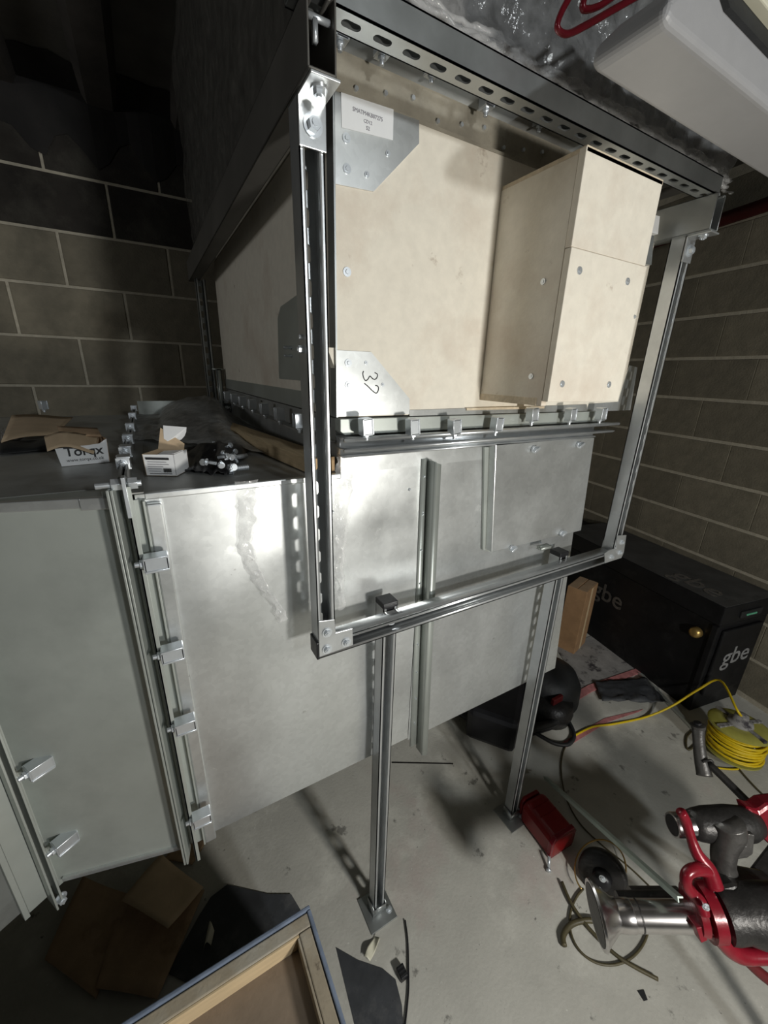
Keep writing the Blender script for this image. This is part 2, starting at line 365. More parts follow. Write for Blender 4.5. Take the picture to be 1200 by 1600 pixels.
# red sprinkler pipe along the right wall, concrete beam strip over it
a = WN * (WO - .07) + WU * -1.0; b = WN * (WO - .07) + WU * 2.6; a.z = 2.83; b.z = 2.72
s = B().tube([a, b], .036, 14, smooth=1)
rp = tag(s.build('sprinkler_pipe', 'red_dk', smooth=True), 'dark red pipe running high along the right-hand block wall', 'pipe')
for q in (-.4, .5, 1.4, 2.2):
    s = B(); c = a.lerp(b, (q + 1) / 3.6); s.cyl(c - WU * .012, c + WU * .012, .041, 14); s.obox(c + WN * .04, WN, WU, Z, .06, .02, .02)
    s.build('pipe_clip', 'iron', rp)

# ================================================================ SUPPORT FRAME
fr = root('channel_framework', (.27, .7355, 1.234), 'bolted slotted zinc channel frame standing round the cream boxed duct', 'frame')
XL, XR, YF = .272, 1.376, .7355
u1 = B().strut((XL - .002, YF, 2.232), (XL + .004, YF, 1.272), -Y).build('upright', 'strut', fr)
u2 = B().strut((XR, YF, 2.25), (XR, YF, 1.272), -Y).build('upright', 'strut', fr)
B().strut((.256, YF, 1.2525), (1.397, YF, 1.2525), -Y, slots=False).build('crossbar', 'strut', fr)
B().strut((.235, .6875, 2.3305), (1.37, .6875, 2.3305), Z, pitch=.0508, phase=.012).build('top_beam', 'strut_dull', fr)
cap = B().box((.251, .7135, 1.231), (.2575, .7575, 1.276)).box((.2575, .718, 1.236), (.275, .753, 1.271)).build('end_cap', 'black', fr, .002)
def deep(xc, y0, y1, name):
    s = B(); z0, z1, w, th = 2.228, 2.309, .0415, .003; L = y1 - y0; ym = (y0 + y1) / 2
    s.box((xc - w / 2, y0, z0), (xc + w / 2, y1, z0 + th))
    for k in (-1, 1):
        s.box((xc + k * (w / 2 - th / 2) - th / 2, y0, z0), (xc + k * (w / 2 - th / 2) + th / 2, y1, z1))
        s.box((xc + k * (w / 2 - .005) - .005, y0, z1 - th), (xc + k * (w / 2 - .005) + .005, y1, z1))
        s.cyl((xc + k * (w / 2 - .010), y0, z1 - .004), (xc + k * (w / 2 - .010), y1, z1 - .004), .003, 8)
    return s.build(name, 'casing_dark' if xc < 1 else 'strut_dull', fr, .0012)  # left beam is painted darker for its shade, right one plain zinc
deep(.266, .655, 2.3, 'side_beam'); deep(1.362, .655, 2.3, 'side_beam')
# cross bolt with channel nut inside the open beam end
B().cyl((.248, .668, 2.288), (.284, .668, 2.288), .004, 10).box((.258, .664, 2.262), (.264, .672, 2.286)).build('channel_nut', 'zinc', fr)
# rear uprights and rear rails
B().strut((.283, 2.22, 2.228), (.283, 2.22, 1.63), -Y).build('rear_upright', 'strut_dull', fr)
B().strut((1.362, 2.22, 2.228), (1.362, 2.22, 1.75), -Y).build('rear_upright', 'strut_dull', fr)
s = B().strut((.318, 2.18, 1.845), (.318, 2.18, 1.63), -X, slots=False, w=.03, d=.02).box((.29, 2.165, 1.84), (.335, 2.195, 1.848)); s.build('rear_bracket', 'galv_dull', fr)
B().strut((.31, 2.22, 1.66), (.50, 2.22, 1.66), -Y).build('rear_rail', 'strut_dull', fr)
# angle brackets at the top corners, flat corner plates at the bottom ones
def angle(x0, x1, lab=None):
    s = B().box((x0, .7095, 2.166), (x1, .7135, 2.228)).box((x0, .655, 2.224), (x1, .7135, 2.228))
    o = s.build('angle_bracket', 'strut', fr, .001)
    B().hexbolt(((x0 + x1) / 2, .7095, 2.194), -Y, .0105, .009).build('bolt', 'zinc', o); B().hexbolt(((x0 + x1) / 2, .682, 2.224), -Z, .0085, .006).build('bolt', 'zinc', o)
angle(.249, .2925); angle(1.352, 1.396)
def plate(px, yv, name, m, parent, th=.004, vec=None, ax=1, bevel=0):
    return B().prism([at(u, v, ax, yv) for u, v in px], vec or (0, th, 0)).build(name, m, parent, bevel)
pl = plate(((498, 971), (523, 968), (525, 989), (551, 982), (552, 1008), (499, 1027)), .7105, 'corner_plate', 'strut', fr, .0045, bevel=.001)
for q in ((511, 988), (511, 1014), (541, 1003)): B().hexbolt(at(*q, 1, .7105), -Y, .0082, .006).build('bolt', 'zinc', pl)
pl = plate(((965, 837), (979, 836), (975, 863), (971, 872), (946, 880), (945, 865), (952, 860), (963, 857)), .7105, 'corner_plate', 'strut', fr, .0045, bevel=.001)
for q in ((971, 847), (968, 863), (955, 870)): B().hexbolt(at(*q, 1, .7105), -Y, .0070, .006).build('bolt', 'zinc', pl)
B().hexbolt((.462, .742, 1.2525), -Y, .008, .006).build('channel_bolt', 'zinc', fr)
B().hexbolt((.257, .7355, 1.885), -X, .007, .012, True).cyl((.245, .7355, 1.905), (.262, .7355, 1.905), .004, 8).build('side_bolt', 'zinc', fr)

# legs behind the crossbar
def leg(x, y, top, label):
    r = root('channel_post', (x, y, 0), label, 'post')
    B().strut((x, y, .006), (x, y, top), -Y, phase=.02).build('channel', 'strut', r)
    s = B().box((x - .052, y - .062, 0), (x + .052, y + .05, .006)); s.build('base_plate', 'strut_dull', r, .001)
    s = B().prism([(x - .024, y - .02, .006), (x + .024, y - .02, .006), (x + .024, y - .024, .045), (x - .024, y - .024, .045)], (0, -.003, 0))
    s.box((x - .0265, y - .024, .006), (x - .0225, y + .02, .05)).box((x + .0225, y - .024, .006), (x + .0265, y + .02, .05)); s.build('foot_bracket', 'strut_dull', r)
    B().hexbolt((x + .035, y - .03, .006), Z, .008, .006).build('anchor_bolt', 'zinc', r)
    B().box((x - .022, y - .022, top - .012), (x + .022, y + .022, top + .004)).box((x - .017, y - .017, top - .03), (x + .017, y + .017, top - .01)).build('end_cap', 'black', r, .002)
leg(.468, .7785, 1.292, 'nearer zinc channel post behind the crossbar, left one with a black cap on top')
leg(1.148, .7785, 1.292, 'farther zinc channel post, right one, standing near the red container')

# ================================================================ LOWER DUCT
YD, ZT, ZB = .825, 1.628, .715
dk = root('ventilation_duct', (.6, YD, ZB), 'large bright galvanised straight duct with a raised neck behind the frame', 'duct')
D2 = 1.47
def warped(poly, y, amp, name, m, parent, nx=48, nz=48, seed=0):
    # buckled sheet: grid clipped to the quad poly = (x0top, x1top, x0bot, x1bot, ztop, zbot)
    xa, xb, xc, xd, zt, zb = poly; s = B(); g = []
    for i in range(nx + 1):
        r = []
        for j in range(nz + 1):
            a, b = i / nx, j / nz; w_ = min(1, 6 * min(a, 1 - a)) * min(1, 6 * min(b, 1 - b))
            x = (xc + (xd - xc) * a) * (1 - b) + (xa + (xb - xa) * a) * b; z = zb + (zt - zb) * b
            r.append(s.bm.verts.new((x, y - amp * w_ * noise.noise(V((x * 2.3, z * 1.9, seed))) - amp * .25 * w_ * noise.noise(V((x * 7, z * 6, seed + 3))), z)))
        g.append(r)
    for i in range(nx):
        for j in range(nz): s.bm.faces.new((g[i][j], g[i + 1][j], g[i + 1][j + 1], g[i][j + 1]))
    return s.build(name, m, parent, smooth=True)
from mathutils import noise
# front sheet, top, end and underside of the folded casing
warped((-.045, .595, -.045, .595, ZT, ZB - .012), YD, .012, 'front_sheet', 'galv', dk, seed=1)
warped((.597, 1.249, .597, 1.335, ZT, ZB - .022), YD, .010, 'front_sheet', 'galv', dk, seed=4)
B().box((.362, YD, ZT - .0005), (1.2485, YD + .004, 1.69)).build('neck_front', 'galv', dk)
B().box((-.045, YD - .001, ZT - .004), (.362, 2.3, ZT)).build('top_sheet', 'galv_old', dk)
B().box((.362, YD + .004, ZT - .004), (.366, 2.3, 1.70)).build('neck_side', 'galv_old', dk)
B().prism([(1.331, YD + .004, ZB - .026), (1.335, YD + .004, ZB - .026), (1.245, YD + .004, 1.69), (1.241, YD + .004, 1.69)], (0, 1.47, 0)).build('end_sheet', 'galv', dk)
B().box((-.045, YD + .004, ZB - .006), (1.33, 2.3, ZB - .002)).build('bottom_sheet', 'galv_dull', dk)
B().box((-.045, 2.296, ZB), (1.24, 2.3, 1.69)).build('rear_sheet', 'galv_dull', dk)
# bright folded lip along the front top edge
B().prism([(-.03, YD - .002, ZT - .011), (.362, YD - .002, ZT - .011), (.362, YD - .002, ZT + .001), (-.03, YD - .002, ZT + .001)], (0, .012, 0)).build('edge_fold', 'galv', dk, .002)
# stiffener: folded angle strip down the front
a0 = B().prism([(.584, YD, 1.645), (.604, YD, 1.645), (.632, YD, .66), (.606, YD, .66)], (0, -.004, 0)).prism([(.602, YD, 1.642), (.608, YD, 1.642), (.640, YD, .64), (.633, YD, .64)], (0, -.034, 0)).prism([(.602, YD - .032, 1.642), (.622, YD - .032, 1.635), (.655, YD - .032, .63), (.633, YD - .032, .64)], (0, -.004, 0)).build('stiffener', 'galv_dull', dk)
for k in range(9):
    z = 1.60 - k * .105; B().cyl((.592 + (1.64 - z) * .028, YD - .004, z), (.592 + (1.64 - z) * .028, YD - .008, z), .0035, 8, .002).build('rivet', 'zinc', a0)
# inspection panel standing proud, with wing fasteners
ap = B().prism([at(u, v, 1, .79) for u, v in ((775, 693), (929, 684), (908, 829), (768, 863))], (0, .034, 0)).build('access_panel', 'galv', dk, .002)
B().prism([at(u, v, 1, .8235) for u, v in ((754, 698), (764, 698), (766, 862), (752, 858))], (0, -.008, 0)).build('panel_frame', 'galv_dull', ap)
for q in ((800, 857), (878, 833), (835, 702), (905, 695)):
    c = at(*q, 1, .785); f = B(); f.cyl(c + Y * .004, c - Y * .003, .010, 14); f.obox(c - Y * .008, (X + Z * .6).normalized(), (Z - X * .6).normalized(), Y, .024, .008, .010)
    f.cyl(c - Y * .003, c - Y * .012, .005, 8); f.build('wing_fastener', 'zinc', ap, .001)
for q in ((845, 848), (862, 852), (640, 765), (520, 800), (660, 800)):
    c = at(*q, 1, YD - .001); B().cyl(c, c - Y * .004, .004, 8, .002).build('rivet', 'zinc', dk)
B().strut((1.05, .787, 1.318), (1.10, .787, 1.318), Z, slots=False, w=.02, d=.01).build('small_bracket', 'galv_dull', dk)
# flanged collar under the cream box
co = B().prism([(.350, .798, 1.728), (.360, .798, 1.720), (1.285, .798, 1.720), (1.292, .798, 1.728), (1.292, .798, 1.752), (.350, .798, 1.754)], (0, .03, 0)).build('collar', 'galv_dull', dk, .001)
B().box((.350, .770, 1.7135), (1.305, .828, 1.7165)).box((.350, .770, 1.690), (1.305, .828, 1.693)).box((.352, .790, 1.672), (1.24, .825, 1.676)).box((.352, .800, 1.676), (1.24, .825, 1.713)).cyl((.345, .768, 1.7145), (1.315, .768, 1.7145), .0048, 10).cyl((.345, .768, 1.692), (1.29, .768, 1.692), .0040, 10).build('flange', 'strut', dk)
B().box((.352, .83, 1.7), (.366, 2.25, 1.752)).box((.325, .83, 1.700), (.366, 2.25, 1.704)).build('side_collar', 'galv_old', dk)
# flange clamps (one mesh, copied)
def clampmesh():
    s = B(); s.box((-.011, -.004, -.017), (.011, 0, .017)).box((-.013, -.0055, -.017), (-.009, .018, .017)).box((.009, -.0055, -.017), (.013, .018, .017))
    s.box((-.011, -.004, .014), (.011, .02, .018)).box((-.011, -.004, -.018), (.011, .02, -.014)); s.cyl((0, .008, -.018), (0, .008, -.030), .0045, 8); s.cyl((0, .008, -.018), (0, .008, -.023), .0075, 6)
    return s.build('flange_clamp', 'zinc', None, .0008)
cl0 = clampmesh()
RX90 = Matrix.Rotation(math.pi / 2, 4, 'Y')
first = True
def put_clamp(m4, parent):
    global first
    if first: first = False; cl0.matrix_basis = m4; adopt_keep(cl0, parent)
    else: clone(cl0, m4, parent)
def adopt_keep(o, parent): adopt(o, parent)
for q in ((573, 690), (645, 689), (710, 687), (773, 682), (830, 666), (889, 665), (936, 663)):
    c = at(*q, 1, .765)
    put_clamp(Matrix.Translation((c.x, .765, c.z + .002)) @ Matrix.Rotation(random.uniform(-.12, .12), 4, 'Y'), dk)
for k in range(7):
    put_clamp(Matrix.Translation((.318, .98 + k * .17, 1.702)) @ Matrix.Rotation(-math.pi / 2, 4, 'Z'), dk)
# vertical joint between straight duct and angled piece: two folded flanges
s = B(); s.box((-.056, .782, .69), (-.052, YD + .002, 1.66)).box((-.056, YD - .004, .70), (-.030, YD, 1.62)).box((-.056, .782, .69), (-.046, .785, 1.655)).box((-.034, .806, .70), (-.030, YD, 1.62)); s.build('joint_flange', 'galv_dull', dk, .0006)
s = B(); s.box((-.030, YD - .018, .70), (-.004, YD, 1.612)); s.build('joint_strip', 'galv', dk, .003)
s = B(); s.box((-.056, .83, ZT - .002), (-.052, 2.28, ZT + .034)).box((-.056, .83, ZT), (-.03, 2.28, ZT + .003)); s.build('joint_flange', 'galv_old', dk)
VC = Matrix.Rotation(math.pi / 2, 4, 'Y') @ Matrix.Scale(1, 4)
for z in (1.512, 1.312, 1.126, .838):
    put_clamp(Matrix.Translation((-.062, .776, z)) @ Matrix.Rotation(math.pi / 2, 4, 'Y') @ Matrix.Scale(1.15, 4), dk)
for k, y in enumerate((.93, 1.06, 1.25, 1.5, 1.85, 2.2)):
    put_clamp(Matrix.Translation((-.06, y, ZT + .036)) @ Matrix.Rotation(math.pi / 2, 4, 'Y') @ Matrix.Rotation(-math.pi / 2, 4, 'X'), dk)
s = B(); s.cyl((-.098, .806, 1.655), (-.03, .806, 1.655), .0055, 10).cyl((-.075, .806, 1.655), (-.058, .806, 1.655), .0115, 6).cyl((-.05, .806, 1.655), (-.036, .806, 1.655), .0115, 6).box((-.058, .779, 1.60), (-.052, .80, 1.672)); s.build('corner_bolt', 'zinc', dk, .0006)

# angled duct piece and next one beyond it
ag = root('angled_duct', (-.2, .87, .69), 'dull green-grey galvanised angled duct section left of the tall clamped joint', 'duct')
P0, P1 = V((-.060, YD, 0)), V((-.350, .893, 0))
s = B(); s.prism([P0 + Z * .70, P1 + Z * .70, V((-.35, 2.3, .70)), V((-.06, 2.3, .70))], (0, 0, ZT - .70)); s.build('casing', 'galv_dull', ag)
d = (P1 - P0).normalized(); nrm = V((d.y, -d.x, 0)); nrm = nrm if nrm.y < 0 else -nrm
s = B(); s.obox((P0 + P1) / 2 + nrm * .004 + Z * (ZT - .007) + d * .012, d, nrm, Z, .26, .012, .018); s.build('edge_fold', 'galv', ag, .002)
s = B(); s.obox(P0 + d * .035 + nrm * .008 + Z * (ZT - .008), d, nrm, Z, .062, .012, .022); s.build('corner_piece', 'galv', ag, .002)
s = B(); s.obox((P0 + P1) / 2 + nrm * .003 + Z * .703, d, nrm, Z, .26, .008, .012); s.build('edge_fold', 'galv', ag, .002)
s = B()
for off, wd in ((.006, .004), (.012, .004)): s.obox(P0 + d * off + nrm * .02 + Z * 1.17, d, nrm, Z, wd, .042, .96)
s.obox(P0 + d * .022 + nrm * .004 + Z * 1.17, d, nrm, Z, .02, .006, .94); s.build('joint_flange', 'galv_dull', ag, .0006)
s = B(); s.obox(V((-.063, 1.55, ZT + .017)), X, Y, Z, .004, 1.45, .036); s.build('joint_flange', 'galv_old', ag)
B().box((-.35, .895, ZT), (-.06, 2.28, ZT + .001)).build('dusty_top', 'galv_old', ag)
fa = root('far_duct', (-.6, .8, .68), 'shadowed galvanised duct section cut off at the left picture edge, with a bottom corner bolt', 'duct')
Q1 = V((-.82, .61, 0)); Q0 = V((-.356, .893, 0)); d2 = (Q1 - Q0).normalized(); n2 = V((d2.y, -d2.x, 0)); n2 = n2 if n2.y < 0 else -n2
B().prism([Q0 + Z * .69, Q1 + Z * .69, V((-1.7, .61, .69)), V((-1.7, 2.3, .69)), V((-.356, 2.3, .69))], (0, 0, ZT - .69)).build('casing', 'shadow_galv', fa)  # unseen left end lengthened to keep the side fill off the floor
s = B()
for off in (0, .012): s.obox(Q0 + d2 * off + n2 * .02 + Z * 1.16, d2, n2, Z, .004, .046, 1.0)
s.obox(Q0 + d2 * .032 + n2 * .006 + Z * 1.16, d2, n2, Z, .034, .006, .96).obox(Q0 + d2 * .055 + n2 * .010 + Z * 1.16, d2, n2, Z, .01, .016, .96)
s.obox(Q0 - d2 * .02 + n2 * .006 + Z * 1.16, d2, n2, Z, .03, .006, .96); s.build('joint_flange', 'galv_dull', fa, .0006)
for z in (1.06, .83):
    c = Q0 + n2 * .045 + Z * z
    put_clamp(Matrix.Translation(c) @ Matrix.Rotation(math.atan2(-d2.y, -d2.x), 4, 'Z') @ Matrix.Rotation(math.pi / 2, 4, 'Y') @ Matrix.Scale(1.2, 4), fa)
B().hexbolt(Q0 + n2 * .03 + Z * .672, n2, .009, .012).build('corner_bolt', 'zinc', fa)
B().box((-1.69, .895, ZT), (-.36, 2.28, ZT + .001)).build('dusty_top', 'galv_old', fa)

# ================================================================ CREAM BOARD BOX ON THE NECK
YW = .81; bx = root('boarded_duct_box', (.86, YW, 1.757), 'large cream fibre-board clad box with steel corner plates and a projecting boxed housing', 'box')
B().prism([(.349, YW, 1.757), (1.372, YW, 1.757), (1.372, YW, 2.300), (.349, YW, 2.300)], (0, .018, 0)).build('front_board', 'board', bx, .001)
B().box((.349, YW + .018, 1.757), (.367, 2.20, 2.300)).build('side_board', 'board', bx, .001)
B().box((1.354, YW + .018, 1.757), (1.372, 2.20, 2.300)).build('side_board', 'board', bx, .001)
B().box((.349, 2.2, 1.757), (1.372, 2.218, 2.3)).build('rear_board', 'board', bx, .001)
B().box((.35, YW, 2.300), (1.37, 2.2, 2.306)).build('top_trim', 'dusty', bx)
B().box((.3455, .95, 1.757), (.349, 2.2, 1.80)).build('side_trim', 'galv_dull', bx)
B().box((.3455, YW - .002, 1.757), (.349, .84, 2.300)).build('corner_angle', 'strut_dull', bx)
# steel corner plates
pa = plate(((523, 142), (655, 188), (655, 224), (584, 299), (524, 287)), YW - .003, 'corner_plate', 'galv', bx, .003)
pb = plate(((525, 547), (580, 550), (640, 623), (640, 647), (526, 651)), YW - .003, 'corner_plate', 'galv', bx, .003)
plate(((984, 571), (996, 574), (985, 641), (915, 643), (920, 631), (966, 628), (974, 600)), YW - .0025, 'corner_plate', 'galv', bx, .0025)
plate(((1010, 366), (1022, 368), (1018, 414), (1002, 411)), YW - .05, 'hinge_plate', 'strut_dull', bx, .05)
plate(((1016, 334), (1031, 338), (1028, 366), (1013, 362)), YW - .045, 'hinge_plate', 'paper', bx, .045)
plate(((640, 641), (917, 632), (917, 642), (640, 650)), YW - .004, 'bottom_trim', 'galv_old', bx, .004)
def screws(pts, yv, parent, r=.0078, n=-Y, nm='screw', m='zinc'):
    for q in pts:
        c = at(*q, 1, yv); f = B(); f.cyl(c, c + n * .0018, r, 18); f.cyl(c + n * .0018, c + n * .004, r * .55, 6, r * .45); f.build(nm, m, parent)
screws(((541, 216), (542, 264)), YW - .003, pa); screws(((606, 240), (573, 273)), YW - .003, pa, .005)
screws(((544, 567), (544, 602)), YW - .003, pb); screws(((572, 567), (598, 601)), YW - .003, pb, .004)
screws(((542, 425),), YW, bx, .0085)
st = plate(((533, 144), (615, 171), (614, 219), (534, 199)), YW - .0042, 'label_sticker', 'paper', pa, .001)
tx = (at(600, 183, 1, YW) - at(552, 172, 1, YW)); pc = lambda u, v: at(u, v, 1, YW - .0045)
text('SMATM4KB07275', pc(575, 179), X, Z, .0085, 'ink_grey', st, squeeze=.95)
text('CD12', pc(575, 191), X, Z, .007, 'ink_grey', st); text('S2', pc(575, 201), X, Z, .008, 'ink_grey', st)
# hand-written 32, turned on its side
def stroke(px, r=.0011): return B().tube([at(u, v, 1, YW - .0035) for u, v in px], r, 6, smooth=4)
sx = lambda pts: [(510 + a / 8, 530 + b / 8) for a, b in pts]
stroke(sx(((465, 398), (455, 430), (465, 480), (490, 518), (520, 500), (545, 462), (575, 490), (605, 503), (632, 480), (638, 440), (605, 418)))).build('handwritten_digit', 'ink', pb)
stroke(sx(((475, 552), (520, 590), (570, 640), (620, 675), (645, 650), (652, 610), (640, 585), (612, 578)))).build('handwritten_digit', 'ink', pb)
# steel plate on the left side with clip, plus small gusset
s = B().prism([(.346, 1.04, 1.825), (.346, 1.235, 1.825), (.346, 1.215, 1.985), (.346, 1.18, 2.01), (.346, 1.04, 2.02)], (.003, 0, 0)); sp = s.build('side_plate', 'galv_dull', bx)
B().prism([(.330, .815, 1.895), (.348, .815, 1.895), (.348, .815, 1.85)], (0, .02, 0)).build('gusset', 'board', bx)
B().cyl((.325, 1.10, 1.905), (.346, 1.10, 1.905), .004, 8).cyl((.325, 1.10, 1.885), (.346, 1.10, 1.885), .0035, 8).build('screw_clip', 'zinc', sp)
# projecting housing
PX0, PX1, PY = .748, 1.003, .600
hs = B().box((PX0, PY + .016, 1.79), (PX0 + .016, YW, 2.238)).build('housing_side', 'board', bx, .001)
B().box((PX1 - .016, PY + .016, 1.80), (PX1, YW, 2.238)).build('housing_side', 'board', bx, .001)
B().box((PX0 + .001, PY + .001, 2.236), (PX1 - .001, YW, 2.246)).build('housing_top', 'board_edge', bx, .001)
B().box((PX0 + .018, PY + .014, 1.802), (PX1 - .018, YW, 1.812)).build('housing_base', 'board_edge', bx, .001)
B().box((PX0, PY + .001, 2.0885), (PX1 - .002, PY + .016, 2.244)).build('housing_upper_board', 'board', bx, .0012)
hf = B().box((PX0, PY, 1.800), (PX1 + .002, PY + .015, 2.0875)).build('housing_lower_board', 'board', bx, .0012)
B().box((PX0 - .001, PY + .03, 1.79), (PX0 + .001, YW, 1.806)).build('housing_seam', 'board_edge', bx)
B().box((.70, YW - .008, 1.765), (.99, YW, 1.771)).build('base_strip', 'board_edge', bx)
screws(((905, 423), (980, 440), (878, 600), (951, 601)), PY, hf, .0072); screws(((991, 495),), PY, hf, .004)
for q in ((849, 440), (830, 588)):
    c = at(*q, 0, PX0); f = B(); f.cyl(c, c - X * .002, .006, 14); f.cyl(c - X * .002, c - X * .003, .003, 6); f.build('screw', 'zinc', hs)

# ================================================================ UPPER DUCT IN PLASTIC FILM
ud = root('wrapped_upper_duct', (.8, .83, 2.31), 'shaded duct overhead wrapped in crumpled clear plastic film, on the frame', 'duct')
B().box((.36, .832, 2.306), (1.36, 2.2, 2.372)).build('neck', 'dusty', ud)
nf = B().box((.33, .80, 2.370), (1.37, 2.24, 2.376)).box((.33, .80, 2.380), (1.37, 2.24, 2.386)).cyl((.33, .80, 2.378), (1.37, .80, 2.378), .005, 8).build('neck_flange', 'galv_old', ud)
for q in ((595, 100), (672, 128), (757, 180), (840, 205), (530, 78)):
    c = at(*q, 1, .796); put_clamp(Matrix.Translation((c.x, .792, c.z - .004)) @ Matrix.Scale(.95, 4), nf)
for k in range(16): B().cyl((.40 + k * .06, .832, 2.325 + .01 * (k % 3)), (.40 + k * .06, .827, 2.325 + .01 * (k % 3)), .004, 8).build('rivet', 'zinc', ud)
B().box((.292, .80, 2.388), (1.50, 2.26, 3.0)).build('casing', 'casing_dark', ud, .004)
def film(name, nx, nz, fn, m, parent, seed=0):
    s = B(); random.seed(seed); g = [[s.bm.verts.new(fn(i / nx, j / nz)) for j in range(nz + 1)] for i in range(nx + 1)]
    for i in range(nx):
        for j in range(nz): s.bm.faces.new((g[i][j], g[i + 1][j], g[i + 1][j + 1], g[i][j + 1]))
    return s.build(name, m, parent, smooth=True)
from mathutils import noise
def fz(a, b, c=0): return noise.fractal(V((a, b, c)), .9, 2.1, 4)
film('plastic_film', 150, 60, lambda a, b: V((.27 + 1.34 * a, .770 - .025 * fz(a * 5, b * 4) - .012 * fz(a * 26, b * 12, 3), 2.43 + .58 * b)), 'film_heavy', ud, 1)
film('plastic_film', 260, 26, lambda a, b: V((.25 + 1.30 * a, .722 + .04 * b - .014 * fz(a * 9, b * 3, 5) - .012 * fz(a * 42, b * 7, 8), 2.362 + .006 * fz(a * 22, 1, 2) + .075 * b)), 'film', ud, 2)
s = B()
for k in range(5):
    s.tube([V((.28 + 1.22 * i / 120, .712 + .010 * fz(i * .14, k) + .003 * k, 2.372 + .009 * k + .012 * fz(i * .17, k + 9, 4))) for i in range(121)], [.004 + .005 * abs(fz(i * .33, k)) for i in range(121)], 7, smooth=1)
s.build('film_roll_edge', M['film_edge'], ud, smooth=True)
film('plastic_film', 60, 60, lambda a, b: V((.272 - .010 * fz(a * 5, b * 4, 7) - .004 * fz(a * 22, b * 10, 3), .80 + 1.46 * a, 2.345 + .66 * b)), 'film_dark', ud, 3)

# red strap loop hanging by the film
s = B().tube([at(u, v, 1, .60) for u, v in ((915, -50), (893, -10), (876, 22), (871, 44), (886, 53), (915, 40), (950, 20), (1000, -8), (1030, -25))], .0065, 10, smooth=6, flat=.7)
tag(s.build('red_strap', 'red', smooth=True), 'red looped strap hanging in front of the plastic film overhead', 'strap')
s = B().tube([at(u, v, 1, .61) for u, v in ((940, -40), (915, -6), (912, 14), (935, 10), (965, -10), (990, -30))], .005, 8, smooth=6)
tag(s.build('red_strap', 'red', smooth=True), 'inner thinner red strap loop near the top picture edge', 'strap')

# ================================================================ GREY CASING OVERHEAD
gc = root('overhead_casing', (1.3, .47, 2.276), 'pale grey rounded plastic casing hanging at the top right', 'casing')
pb_ = [(945, 148), (927, 132), (920, 105), (926, 78), (960, 45), (1010, 10), (1060, -30), (1120, -80)]
prof = [at(u, v, 1, .525) for u, v in pb_]
z0 = prof[0].z
prof[0].z = 2.276
bot = [V((p.x, .525, max(2.276, p.z))) for p in prof]
s = B(); top_ = V((2.3, .525, bot[-1].z)); low_ = V((2.3, .525, 2.276))
s.prism(bot + [top_, low_], (0, -.105, 0)); s.build('body', 'whitebox', gc, .014, seg=4)
s = B().prism([at(1142, -30, 1, .418), at(1150, 2, 1, .418), at(1210, 72, 1, .418), at(1330, 175, 1, .418), at(1330, 0, 1, .418)], (0, -.02, 0)); s.build('cream_cover', 'cream', gc, .002)
B().prism([at(1115, -30, 1, .42), at(1150, 2, 1, .42), at(1210, 72, 1, .42), at(1330, 175, 1, .42), at(1330, 195, 1, .42), at(1200, 92, 1, .42), at(1130, 18, 1, .42)], (0, -.008, 0)).build('dark_gasket', 'black_rub', gc)

# ================================================================ THINGS ON TOP OF THE DUCTS
TZ = ZT + .0015
def frame_from(p, q, up=Z):
    x = (V(q) - V(p)); x.z = 0; x.normalize(); return x, Z.cross(x)
def thin(pts, t, name, m, parent=None, bevel=0, **k):
    n = (V(pts[1]) - V(pts[0])).cross(V(pts[-1]) - V(pts[0])).normalized(); return B().prism(pts, n * t).build(name, m, parent, bevel, **k)
# torn open carton with printed front
p0, p1 = at(98, 729, 2, TZ), at(171, 722, 2, TZ); x, y = frame_from(p0, p1); W_ = (p1 - p0).length; H_ = .050; D_ = .11
tb = root('open_carton', (p0 + p1) / 2, 'white printed carton with torn brown flaps lying open on the angled duct', 'box')
def bp(a, b, c): return p0 + x * a + y * b + Z * c
thin([bp(0, 0, .0005), bp(W_, 0, .0005), bp(W_ + .003, 0, .056), bp(W_ * .86, 0, .046), bp(W_ * .6, 0, H_ - .006), bp(-.006, 0, H_ - .009)], .0015, 'carton_front', 'paper', tb)
thin([bp(W_, 0, 0), bp(W_, D_, 0), bp(W_, D_, H_), bp(W_ + .002, 0, .056)], .0015, 'carton_side', 'card', tb)
thin([bp(0, D_, 0), bp(0, 0, 0), bp(-.005, 0, H_ - .008), bp(0, D_, H_)], .0015, 'carton_side', 'paper', tb)
thin([bp(0, D_, 0), bp(W_, D_, 0), bp(W_, D_, H_), bp(0, D_, H_)], .0015, 'carton_back', 'card', tb)
B().prism([bp(0, 0, 0), bp(W_, 0, 0), bp(W_, D_, 0), bp(0, D_, 0)], Z * .001).build('carton_base', 'card', tb)
def curved(fn, nx, ny, t, name, m, parent=None):
    s = B(); g = [[fn(i / nx, j / ny) for j in range(ny + 1)] for i in range(nx + 1)]
    A = [[s.bm.verts.new(p) for p in r] for r in g]; C = [[s.bm.verts.new(p + Z * t) for p in r] for r in g]
    for i in range(nx):
        for j in range(ny):
            s.bm.faces.new((A[i][j], A[i + 1][j], A[i + 1][j + 1], A[i][j + 1])); s.bm.faces.new((C[i][j], C[i][j + 1], C[i + 1][j + 1], C[i + 1][j]))
    for i in range(nx):
        s.bm.faces.new((A[i][0], C[i][0], C[i + 1][0], A[i + 1][0])); s.bm.faces.new((A[i][ny], A[i + 1][ny], C[i + 1][ny], C[i][ny]))
    for j in range(ny):
        s.bm.faces.new((A[0][j], A[0][j + 1], C[0][j + 1], C[0][j])); s.bm.faces.new((A[nx][j], C[nx][j], C[nx][j + 1], A[nx][j + 1]))
    return s.build(name, m, parent, smooth=True)
def jag(a): return .010 * math.sin(a * 9) + .006 * math.sin(a * 23 + 1)
